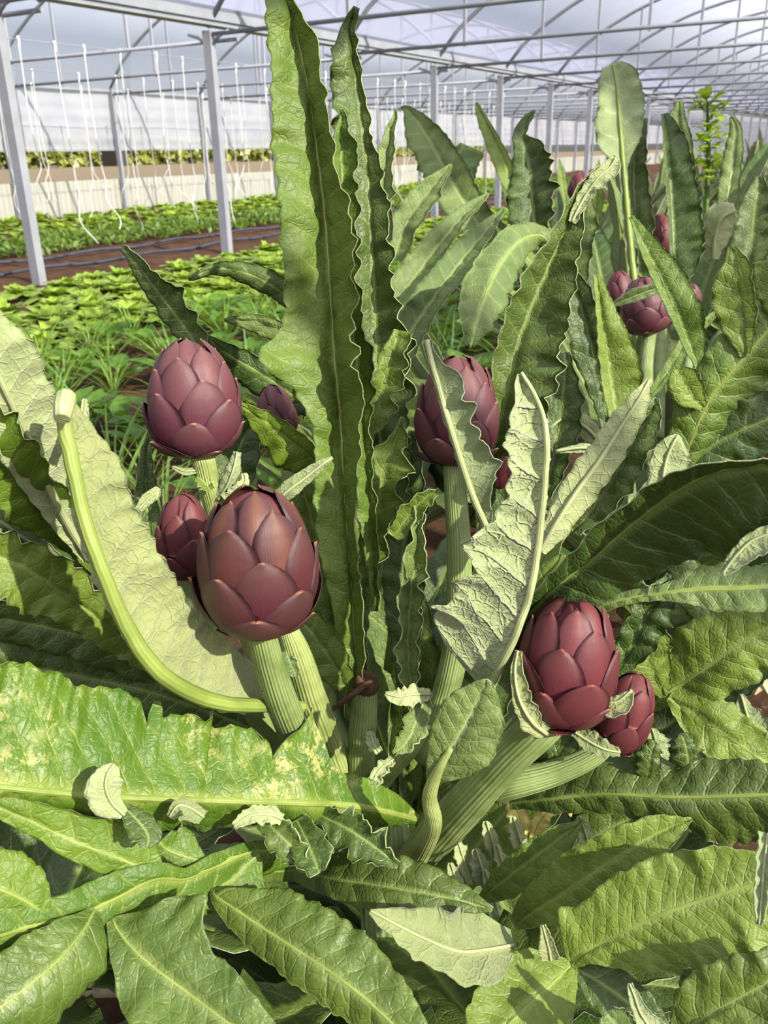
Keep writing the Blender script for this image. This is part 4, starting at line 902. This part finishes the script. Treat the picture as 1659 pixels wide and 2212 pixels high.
# dark right leaf, horizontal
DK = leaf(MAIN, 'topd', 't', [(1100, 1735, .92, 10, 8), (1190, 1726, .88, 28, 26), (1260, 1718, .86, 66, 36), (1330, 1716, .84, 84, 40), (1400, 1720, .825, 96, 52), (1470, 1722, .81, 78, 64), (1540, 1721, .795, 84, 96), (1610, 1719, .78, 74, 108), (1690, 1716, .765, 60, 100), (1760, 1712, .755, 40, 60)],
     tilt=(-10, -30), curl=(-15, -15), rip=.12, teeth=.05, rib=(8, 7, 6), nv=13)
leaf(DK, 'topd', 't', [(1480, 1690, .83, 10, 10), (1486, 1650, .82, 30, 26), (1480, 1610, .815, 28, 24), (1470, 1585, .815, 10, 10)], tilt=(10, 10), curl=(-50, -50), rip=.5, teeth=.2, rib=(3, 2), name='lobe')
leaf(DK, 'topd', 't', [(1395, 1700, .84, 10, 10), (1400, 1660, .83, 26, 22), (1408, 1620, .825, 24, 18), (1415, 1600, .825, 8, 8)], tilt=(10, 10), curl=(-40, -40), rip=.4, teeth=.15, rib=(3, 2), name='lobe')
# right edge, sunlit lobed leaf
RL = leaf(BACK, 'top', 't', [(1400, 1530, .98, 10, 10), (1432, 1505, .96, 20, 24), (1470, 1478, .95, 76, 50), (1520, 1446, .93, 96, 70), (1580, 1402, .91, 90, 84), (1640, 1365, .90, 66, 80), (1720, 1320, .89, 40, 60)], tilt=(10, -10), curl=(-15, -15), rip=.12, teeth=.04, rib=(9, 8, 6), nv=10, ribmat='rib')
leaf(RL, 'top', 't', [(1436, 1505, .96, 8, 8), (1412, 1460, .955, 40, 40), (1395, 1410, .95, 56, 50), (1400, 1360, .945, 44, 44), (1410, 1335, .945, 8, 8)], tilt=(10, 10), rip=.2, rib=(5, 4), name='lobe')
leaf(RL, 'top', 't', [(1445, 1505, .955, 10, 10), (1520, 1555, .94, 60, 54), (1600, 1610, .93, 56, 60), (1700, 1680, .92, 40, 40)], tilt=(10, -10), rip=.15, rib=(6, 5), name='lobe')
leaf(BACK, 'topd', 't', [(1330, 1460, .92, 10, 10), (1360, 1400, .91, 30, 40), (1395, 1330, .90, 34, 50), (1430, 1270, .895, 24, 34), (1445, 1240, .895, 3, 4)], tilt=(35, 15), curl=(0, -20), rip=.3, teeth=.1, rib=(5, 4), quilt=1.6)
leaf(BACK, 'topg', 't', [(1260, 1330, .92, 12, 12), (1330, 1300, .90, 18, 10), (1430, 1282, .88, 16, 14), (1520, 1272, .865, 46, 40), (1600, 1270, .855, 44, 52), (1720, 1262, .845, 40, 50)], tilt=(-30, 10), rip=.2, teeth=.1, rib=(14, 13, 12), nv=14, quilt=1.5)
RU = leaf(BACK, 'top', 't', [(1400, 1110, 1.02, 10, 10), (1440, 1040, 1.0, 16, 16), (1478, 985, .98, 44, 30), (1530, 870, .95, 60, 70), (1600, 782, .93, 70, 74), (1660, 715, .92, 60, 70), (1740, 640, .91, 40, 50)], tilt=(5, -25), curl=(-15, -20), rip=.12, teeth=.05, rib=(8, 7, 6), nv=12, ribmat='rib')
leaf(RU, 'top', 't', [(1520, 880, .945, 8, 8), (1490, 850, .94, 34, 34), (1470, 815, .935, 30, 34), (1460, 795, .935, 8, 10)], tilt=(10, 10), rip=.1, rib=(5, 4), name='lobe')
leaf(RU, 'top', 't', [(1610, 770, .925, 10, 10), (1602, 690, .92, 46, 30), (1590, 620, .915, 50, 34), (1588, 570, .91, 26, 26), (1580, 532, .91, 6, 6)], tilt=(10, 20), rip=.15, rib=(6, 5, 3), name='lobe')
leaf(RU, 'top', 't', [(1690, 700, .915, 10, 10), (1672, 620, .91, 40, 40), (1660, 560, .905, 30, 40)], tilt=(10, 20), rip=.15, rib=(5, 4), name='lobe')
leaf(BACK, 'topd', 't', [(1400, 1060, 1.0, 10, 10), (1470, 1010, .99, 30, 30), (1560, 950, .97, 50, 60), (1650, 910, .95, 60, 70), (1740, 880, .94, 50, 60)], tilt=(10, -10), rip=.14, rib=(5, 5))
leaf(BACK, 'topg', 'u', [(1425, 1110, .95, 20, 20), (1430, 1050, .94, 30, 40), (1440, 990, .935, 34, 50), (1455, 955, .93, 20, 30), (1465, 940, .93, 4, 8)], tilt=(10, 0), curl=(-20, -40), rip=.15, teeth=.06, rib=(4, 3))
# leaves of the plant behind on the right
leaf(BACK, 'top', 't', [(1530, 860, 1.2, 6, 6), (1510, 800, 1.2, 6, 10), (1485, 740, 1.2, 12, 40), (1455, 665, 1.19, 14, 52), (1425, 600, 1.19, 14, 46), (1395, 540, 1.18, 12, 32), (1362, 468, 1.18, 3, 6)], tilt=(50, 5), curl=(0, -15), rip=.14, teeth=.05, rib=(6, 5, 3), nv=13)
leaf(BACK, 'top', 't', [(1340, 960, 1.15, 6, 6), (1328, 890, 1.15, 14, 50), (1315, 800, 1.15, 16, 66), (1304, 720, 1.14, 14, 46), (1296, 650, 1.14, 10, 24), (1288, 592, 1.14, 8, 6)], tilt=(50, 5), curl=(0, -15), rip=.14, teeth=.06, rib=(5, 4, 3), nv=12)
leaf(BACK, 'topd', 't', [(1320, 1010, 1.25, 6, 6), (1305, 880, 1.25, 20, 50), (1280, 760, 1.25, 40, 44), (1255, 660, 1.25, 40, 36), (1225, 590, 1.25, 16, 20)], tilt=(20, 30), rip=.15, rib=(6, 5, 3))
leaf(BACK, 'topg', 'u', [(1372, 640, 1.9, 8, 8), (1362, 540, 1.9, 9, 9), (1354, 450, 1.9, 8, 8), (1346, 360, 1.9, 10, 10), (1342, 310, 1.9, 46, 38), (1338, 260, 1.9, 48, 52), (1334, 210, 1.9, 40, 56), (1328, 165, 1.9, 36, 46), (1322, 138, 1.9, 20, 18)], tilt=(38, 0), curl=(-15, -15), rip=.14, teeth=.05, rib=(7, 5, 2), nv=9, ribmat='rib')
leaf(BACK, 'topd', 't', [(1385, 620, 1.95, 10, 20), (1376, 500, 1.95, 14, 36), (1368, 400, 1.95, 14, 30), (1372, 320, 1.95, 10, 26), (1395, 255, 1.95, 3, 6)], tilt=(30, 30), rip=.15, rib=(5, 4, 2))
leaf(BACK, 'topd', 't', [(1458, 640, 1.85, 6, 10), (1454, 560, 1.85, 6, 60), (1450, 460, 1.85, 7, 62), (1444, 360, 1.85, 8, 50), (1438, 290, 1.85, 8, 34), (1434, 245, 1.85, 5, 8)], tilt=(50, 15), rip=.18, teeth=.08, rib=(6, 5, 3), nv=14)
leaf(BACK, 'topg', 't', [(1480, 560, 2.0, 10, 10), (1478, 420, 2.0, 30, 26), (1472, 310, 2.0, 26, 22), (1466, 250, 2.0, 22, 14), (1468, 218, 2.0, 4, 6)], tilt=(20, 20), curl=(-20, -20), rip=.2, rib=(5, 4))
leaf(BACK, 'topd', 't', [(1250, 640, 1.6, 12, 12), (1240, 540, 1.6, 30, 40), (1255, 460, 1.6, 26, 40), (1270, 420, 1.6, 4, 6)], tilt=(20, 20), rip=.2, rib=(4, 3))
leaf(BACK, 'topd', 't', [(1600, 640, 2.0, 14, 14), (1620, 540, 2.0, 40, 44), (1630, 450, 2.0, 34, 44), (1640, 380, 2.0, 6, 8)], tilt=(20, 20), rip=.2, rib=(5, 4))
leaf(BACK, 'topg', 't', [(1560, 560, 2.05, 10, 10), (1570, 440, 2.05, 22, 22), (1585, 340, 2.05, 22, 18), (1590, 280, 2.05, 14, 12), (1580, 252, 2.05, 4, 6)], tilt=(20, 20), curl=(-30, -20), rip=.2, rib=(5, 4), ribmat='ribp')
leaf(BACK, 'topg', 'u', [(1540, 560, 1.9, 12, 12), (1545, 510, 1.88, 30, 34), (1560, 470, 1.86, 34, 36), (1590, 455, 1.85, 16, 20)], tilt=(-10, -10), curl=(-30, -30), rip=.1, rib=(4, 3))
leaf(BACK, 'top', 't', [(1400, 860, 1.3, 8, 8), (1450, 790, 1.3, 14, 18), (1480, 740, 1.3, 12, 14), (1530, 690, 1.3, 8, 10), (1575, 655, 1.3, 2, 3)], tilt=(20, 10), rip=.1, rib=(4, 3))
leaf(BACK, 'topd', 't', [(1320, 660, 1.55, 4, 4), (1370, 640, 1.55, 16, 12), (1420, 622, 1.55, 10, 12), (1450, 615, 1.55, 2, 2)], tilt=(20, 10), rip=.1, rib=(3, 2))
# leaves behind the tall one
leaf(MID, 'topg', 't', [(1075, 560, 2.0, 12, 12), (1035, 490, 2.0, 34, 34), (985, 410, 2.0, 46, 44), (945, 335, 2.0, 48, 40), (910, 275, 2.0, 40, 26), (880, 236, 2.0, 14, 8), (866, 232, 2.0, 2, 2)], tilt=(38, 10), curl=(-10, 0), rip=.15, rib=(6, 5, 3), nv=10)
leaf(MID, 'topg', 't', [(1020, 500, 2.1, 20, 20), (990, 420, 2.1, 36, 36), (985, 350, 2.1, 24, 50), (1000, 310, 2.1, 6, 50)], tilt=(20, 20), rip=.1, rib=(4, 3))
leaf(MID, 'top', 't', [(1120, 430, 2.1, 6, 6), (1100, 380, 2.1, 22, 16), (1075, 320, 2.1, 22, 14), (1048, 262, 2.1, 16, 8), (1028, 222, 2.1, 3, 4)], tilt=(40, 10), rip=.1, rib=(4, 3))
leaf(MID, 'topd', 't', [(1165, 540, 1.9, 12, 12), (1152, 460, 1.9, 56, 44), (1146, 390, 1.9, 46, 46), (1136, 330, 1.9, 26, 44), (1130, 290, 1.9, 22, 10), (1142, 255, 1.9, 10, 8), (1156, 238, 1.9, 2, 4)], tilt=(25, 35), curl=(-20, 20), rip=.25, teeth=.08, rib=(6, 5, 3), nv=9, quilt=1.2)
leaf(MID, 'topg', 't', [(800, 880, 1.4, 20, 20), (860, 760, 1.42, 44, 30), (930, 655, 1.45, 44, 26), (1000, 560, 1.5, 36, 24), (1050, 500, 1.52, 24, 14), (1092, 450, 1.55, 3, 4)], tilt=(10, 60), curl=(0, 10), rip=.12, rib=(6, 5, 3), nv=14)
leaf(MID, 'topg', 't', [(810, 760, 1.5, 20, 20), (870, 640, 1.52, 40, 26), (940, 540, 1.55, 36, 22), (1000, 470, 1.58, 24, 14), (1055, 418, 1.6, 3, 4)], tilt=(10, 60), rip=.12, rib=(6, 5, 3), nv=12)
leaf(MID, 'topg', 't', [(850, 560, 1.7, 20, 20), (880, 480, 1.7, 34, 30), (930, 410, 1.7, 26, 24), (975, 355, 1.7, 3, 4)], tilt=(10, 50), rip=.15, rib=(5, 4, 2))
leaf(MID, 'top', 't', [(1000, 700, 1.35, 16, 16), (1040, 600, 1.35, 26, 26), (1100, 540, 1.35, 20, 24), (1130, 480, 1.4, 4, 4)], tilt=(10, 30), rip=.12, rib=(5, 4))
# leaves left of the tall one
leaf(MAIN, 'topg', 't', [(430, 800, 1.08, 10, 10), (418, 740, 1.06, 26, 26), (385, 690, 1.05, 28, 38), (350, 645, 1.04, 26, 40), (318, 600, 1.03, 20, 24), (290, 560, 1.02, 14, 12), (266, 532, 1.02, 6, 8)], tilt=(-25, 45), curl=(-20, 20), rip=.22, teeth=.06, rib=(6, 5, 3), nv=10)
leaf(MAIN, 'topg', 't', [(690, 700, 1.2, 10, 10), (620, 640, 1.18, 20, 30), (545, 596, 1.16, 22, 26), (470, 580, 1.15, 12, 12), (406, 602, 1.14, 3, 3)], tilt=(-30, 10), curl=(-20, 0), rip=.1, rib=(5, 4, 2))
leaf(MAIN, 'topg', 't', [(690, 790, 1.15, 10, 10), (630, 730, 1.14, 24, 18), (560, 695, 1.13, 26, 16), (484, 690, 1.12, 3, 3)], tilt=(-20, 20), rip=.1, rib=(5, 4, 2))
leaf(MAIN, 'topd', 't', [(690, 900, 1.15, 10, 10), (620, 845, 1.14, 34, 26), (550, 800, 1.13, 44, 30), (490, 765, 1.12, 36, 24), (438, 722, 1.11, 3, 3)], tilt=(-20, 10), rip=.1, rib=(5, 4, 2))
leaf(MAIN, 'topd', 't', [(520, 1290, 1.0, 10, 10), (470, 1180, 1.0, 34, 40), (480, 1060, 1.0, 46, 60), (520, 960, 1.0, 30, 44), (545, 900, 1.0, 6, 8)], tilt=(20, 10), rip=.15, rib=(5, 4))
leaf(MAIN, 'topd', 't', [(330, 1200, .95, 14, 14), (318, 1100, .95, 26, 24), (316, 1000, .95, 18, 16), (322, 930, .95, 3, 4)], tilt=(20, 30), rip=.2, rib=(4, 3))

# fill between the named leaves
leaf(LEFT, 'topd', 't', [(640, 1620, 1.0, 20, 20), (460, 1540, .97, 50, 50), (300, 1490, .94, 56, 56), (110, 1450, .91, 60, 56), (-60, 1430, .89, 50, 50)], tilt=(-15, 15), rip=.12, rib=(6, 5, 4))
leaf(LEFT, 'topd', 't', [(520, 1600, 1.05, 20, 20), (400, 1480, 1.03, 50, 50), (330, 1400, 1.02, 50, 50), (280, 1320, 1.0, 40, 44), (250, 1240, 1.0, 6, 6)], tilt=(10, 25), rip=.15, rib=(5, 4))
leaf(MAIN, 'topg', 'u', [(930, 1500, .86, 8, 8), (892, 1500, .85, 22, 18), (860, 1505, .845, 16, 16), (832, 1498, .845, 3, 4)], tilt=(10, -10), curl=(40, -40), rip=.4, teeth=.15, rib=(3, 2), name='small_leaf')
leaf(MAIN, 'topg', 't', [(925, 1490, .87, 8, 8), (900, 1555, .86, 26, 24), (880, 1600, .855, 22, 24), (850, 1630, .85, 4, 6)], tilt=(10, 20), curl=(30, 30), rip=.4, teeth=.15, rib=(3, 2), name='small_leaf')
leaf(MAIN, 'topg', 'u', [(850, 1640, .88, 5, 5), (822, 1660, .875, 12, 10), (806, 1690, .87, 10, 10), (800, 1720, .87, 3, 3)], tilt=(10, 10), curl=(60, 40), rip=.5, teeth=.2, rib=(2, 2), name='small_leaf')
leaf(MAIN, 'topg', 'u', [(820, 1625, .9, 5, 5), (806, 1605, .9, 10, 8), (800, 1580, .9, 3, 3)], tilt=(10, 10), curl=(60, 40), rip=.4, rib=(2, 2), name='small_leaf')
for q, (x, y, w) in enumerate(((1000, 1840, 16), (1040, 1860, 20), (1062, 1800, 15), (985, 1890, 14), (1120, 1790, 18), (1060, 1905, 13), (1085, 1850, 12), (1265, 1790, 16), (1420, 1600, 24), (1390, 1640, 16))):
    leaf(LOW, 'topg', 'u', [(x + 18, y + 70, .95, 4, 4), (x + 6, y + 30, .94, w, w * .8), (x - 4, y, .935, w * .9, w), (x - 12, y - 26, .93, 4, 4)], tilt=(20, -10), curl=(20, -30), rip=.3, teeth=.15, rib=(3, 2), name='small_leaf')
for q, pts in enumerate(([(1420, 1700, .98, 6, 6), (1400, 1630, .97, 20, 16), (1392, 1580, .965, 14, 12), (1385, 1555, .96, 3, 3)], [(1560, 1700, 1.0, 8, 8), (1530, 1640, .99, 22, 20), (1505, 1600, .985, 12, 14), (1490, 1570, .98, 2, 3)], [(1680, 1680, .97, 10, 10), (1640, 1610, .96, 40, 30), (1615, 1550, .955, 30, 30), (1600, 1500, .95, 4, 4)], [(1600, 1480, 1.0, 10, 10), (1620, 1450, 1.0, 20, 20), (1650, 1430, 1.0, 14, 14)], [(1240, 880, 1.2, 6, 6), (1215, 850, 1.2, 20, 20), (1200, 818, 1.2, 12, 14), (1195, 800, 1.2, 3, 3)], [(1300, 960, 1.1, 8, 8), (1260, 920, 1.1, 30, 26), (1215, 905, 1.1, 22, 20), (1160, 960, 1.1, 4, 4)], [(1330, 990, 1.0, 6, 6), (1270, 968, 1.0, 12, 10), (1200, 975, 1.0, 3, 3)])):
    leaf(BACK, 'topg', 'u', pts, tilt=(15, -5), curl=(-20, -20), rip=.3, teeth=.15, rib=(4, 3))
for q, pts in enumerate(([(1290, 1150, 1.0, 10, 10), (1310, 1060, 1.0, 40, 40), (1320, 980, 1.0, 44, 44), (1325, 900, 1.0, 6, 6)], [(1180, 1080, 1.1, 10, 10), (1200, 960, 1.1, 40, 44), (1215, 860, 1.1, 44, 40), (1225, 760, 1.1, 6, 6)], [(1560, 1360, 1.1, 20, 20), (1520, 1280, 1.1, 60, 60), (1500, 1180, 1.1, 60, 60), (1490, 1100, 1.1, 10, 10)], [(1180, 1500, 1.05, 20, 20), (1090, 1200, 1.05, 40, 40), (1085, 1080, 1.05, 40, 40), (1090, 960, 1.05, 6, 6)], [(880, 1500, 1.1, 20, 20), (870, 1250, 1.1, 44, 44), (880, 1080, 1.1, 44, 44), (890, 930, 1.1, 6, 6)], [(980, 1700, 1.1, 20, 20), (1040, 1500, 1.1, 60, 60), (1050, 1350, 1.1, 60, 60), (1040, 1180, 1.1, 10, 10)], [(1200, 1900, 1.05, 20, 20), (1300, 1800, 1.05, 60, 60), (1420, 1740, 1.03, 60, 60), (1560, 1640, 1.0, 60, 60), (1700, 1560, 1.0, 20, 20)], [(1250, 1800, 1.12, 20, 20), (1330, 1640, 1.1, 60, 60), (1450, 1560, 1.1, 60, 60), (1560, 1480, 1.08, 50, 50), (1680, 1420, 1.06, 20, 20)])):
    leaf(BACK if q < 3 else MAIN, 'topd', 't', pts, tilt=(15, 25), curl=(-10, 10), rip=.16, rib=(6, 5, 3))
head(BACK, 'bud', 'bractd', (1246, 430, 2.6), (1256, 372, 2.58), 44, 0.2)
stem(BACK, [(1246, 428, 2.6, 8), (1246, 520, 2.6, 9), (1260, 760, 2.5, 10), (1300, 900, 2.3, 12)], seg=16, ridges=8)

for pts in ([(1120, 1830, .97, 8, 8), (1125, 1780, .965, 24, 20), (1112, 1740, .96, 18, 20), (1105, 1705, .96, 4, 4)], [(1150, 1820, .98, 6, 6), (1160, 1785, .975, 14, 22), (1178, 1760, .97, 12, 16), (1200, 1748, .97, 3, 3)], [(1195, 1760, .98, 4, 4), (1225, 1738, .975, 9, 10), (1260, 1728, .97, 2, 2)], [(60, 1420, .95, 4, 4), (40, 1416, .95, 6, 6), (10, 1420, .95, 3, 3)]):
    leaf(MAIN, 'yel', 't', pts, tilt=(20, -20), curl=(-30, 40), rip=.3, teeth=.1, rib=(3, 2), name='withered_leaf')
# ------------------------------------------------------------------ the rest of the row
def crown(plant, base, n, seed, lmin=0.5, lmax=0.85, az0=0, az1=6.283, el=(35, 80), droop=(10, 60), mats=('top', 'topd', 'topg'), width=0.07, nc=5, nn=30):
    r = random.Random(seed)
    for i in range(n):
        az = az0 + (az1 - az0) * (i + r.uniform(0, .8)) / n
        e = r.uniform(*el)
        arc_leaf(plant, (base[0] + r.uniform(-.05, .05), base[1] + r.uniform(-.05, .05), base[2]), az, r.uniform(lmin, lmax), e, e - r.uniform(*droop), width * r.uniform(.75, 1.2), r.choice(mats), r.uniform(10, 35), n=nn, nc=nc, seed=seed * 50 + i, lobes=r.choice((0, .3, .5)))
crown(MAIN, (c1[0], c1[1], 0.18), 9, 1, 0.4, 0.6, 0.3, 2.8, (20, 60), width=.06)
crown(MAIN, (c1[0], c1[1], 0.12), 8, 6, 0.35, 0.5, 2.8, 6.5, (5, 35), (0, 30), width=.06, mats=('topd',))
crown(MAIN, (c1[0], c1[1] + 0.1, 0.25), 9, 61, 0.35, 0.6, 0.3, 2.9, (45, 85), (0, 30), width=.055, mats=('topd', 'top'))
crown(MAIN, (c1[0], c1[1], 0.05), 12, 62, 0.35, 0.6, 0, 6.28, (0, 22), (0, 20), width=.07, mats=('topd',))
crown(LOW, (c2[0], c2[1], 0.05), 11, 63, 0.35, 0.6, 0, 6.28, (5, 30), (0, 30), width=.07, mats=('topd',))
crown(LEFT, (c5[0], c5[1], 0.1), 11, 64, 0.4, 0.6, 0, 6.28, (10, 60), (0, 30), width=.06, mats=('topd',))
crown(BACK, (c3[0], c3[1], 0.1), 14, 2, 0.55, 0.85, 0, 6.28, (30, 80))
crown(MID, (c4[0], c4[1], 0.1), 12, 3, 0.55, 0.85)
def row_plant(u, v, n, seed, label, l0=0.75, l1=1.15):
    p = G(u, v)
    pl = plant_root('artichoke_plant', (p[0], p[1], 0), label, 'artichoke plant', 'artichoke plants farther along the row')
    crown(pl, (p[0], p[1], 0.08), n, seed, l0, l1, 0, 6.28, (45, 88), (5, 50), width=.075, nn=22, nc=4)
GAP = [(1.75, 1.05, 12), (2.5, 1.35, 12), (2.55, 0.5, 14), (3.3, 0.85, 14), (3.4, 0.15, 14), (4.2, 0.5, 14), (5.1, 0.8, 14), (5.3, 0.2, 12), (6.2, 0.6, 14), (7.4, 0.9, 13), (7.6, 0.3, 12), (9.0, 0.7, 13), (10.6, 0.9, 12), (10.8, 0.4, 12), (12.6, 0.8, 12), (14.5, 0.7, 12), (4.6, 1.5, 12), (5.6, 1.7, 12), (6.8, 1.6, 12), (8.0, 1.9, 12), (9.4, 1.8, 12), (11.0, 1.9, 12), (13.0, 1.9, 12), (15.5, 2.0, 12), (18, 1.6, 12), (18, 2.6, 12), (21, 2.2, 12), (21, 1.2, 12), (24, 2.6, 12), (24, 1.7, 12), (28, 2.2, 12), (28, 3.2, 12)]
for k, (u, v, n) in enumerate(GAP):
    row_plant(u, v, n, 20 + k, 'leafy grey-green artichoke plant in the row receding to the upper right', *((0.45, 0.62) if k < 2 else (0.75, 1.15)))

# tall leafy herb rising behind the plants on the right
hp = at(1540, 420, 3.0)
herb = plant_root('tall_herb', (hp[0], hp[1], 0), 'tall bright green leafy herb rising above the artichokes at the upper right', 'herb')
hb = np.array([[hp[0], hp[1], 0], [hp[0], hp[1], 0.7], at(1530, 330, 3.0), at(1528, 220, 3.0)])
tube('stem', hb, [0.012, 0.01, 0.008, 0.004], M['greens'], herb, seg=8)
rh = random.Random(4)
lm = [mesh('leaf', *crop_leaf('greens', 300 + q), [M['lettuce']]) for q in range(3)]
for q in range(90):
    k = rh.random(); p = at(1530 + rh.uniform(-6, 6), 400 - 190 * k, 3.0)
    o = obj('leaf', rh.choice(lm), herb)
    s_ = rh.uniform(0.22, 0.42)
    o.matrix_basis = Matrix.Translation(Vector(p)) @ Matrix.Rotation(rh.uniform(0, 6.28), 4, 'Z') @ Matrix.Rotation(math.radians(rh.uniform(5, 60)), 4, 'X') @ Matrix.Scale(s_, 4)
# withered leaves and straw on the soil under the plants
def scrap(x, y, ln, mat, label, cat, ang, wd=0.25):
    q = CF + CR * (x - IW / 2) / FOC - CU * (y - IH / 2) / FOC; t_ = (0.012 - EYE) / q[2]; p = CAM + q * t_
    V, F = crop_leaf('greens', int(x)); V = V / 0.24 * ln; V[:, 2] = V[:, 2] * 0.25 + 0.3 * np.sin(V[:, 1] / ln * 5) * ln * 0.12
    V[:, 0] *= wd / 0.25
    V[:, 2] -= V[:, 2].min()
    o = obj('withered_leaf' if cat == 'leaf' else 'straw', mesh('scrap', V, F, [M[mat]]), None, p); o.rotation_euler = (0, 0, ang)
    return tag(o, label, cat, 'dry scraps on the soil under the plants')
rs_ = random.Random(9)
for x, y in ((1120, 1735), (1140, 1770), (1175, 1750), (1100, 1800), (1210, 1740), (1160, 1715), (1255, 1735)):
    scrap(x, y, rs_.uniform(.14, .2), 'yellow', 'withered yellow leaf on the soil below the ridged stalks', 'leaf', rs_.uniform(0, 6.28), .4)
for k in range(70):
    cx, cy = rs_.choice(((385, 2190), (955, 2140), (960, 2190), (1270, 2040), (100, 2190), (1080, 1790), (1600, 1460), (1620, 1230)))
    scrap(cx + rs_.uniform(-70, 70), cy + rs_.uniform(-40, 30), rs_.uniform(.06, .14), 'dry', 'pale dry straw scrap lying on the soil between leaves', 'straw', rs_.uniform(0, 6.28), rs_.uniform(.06, .2))
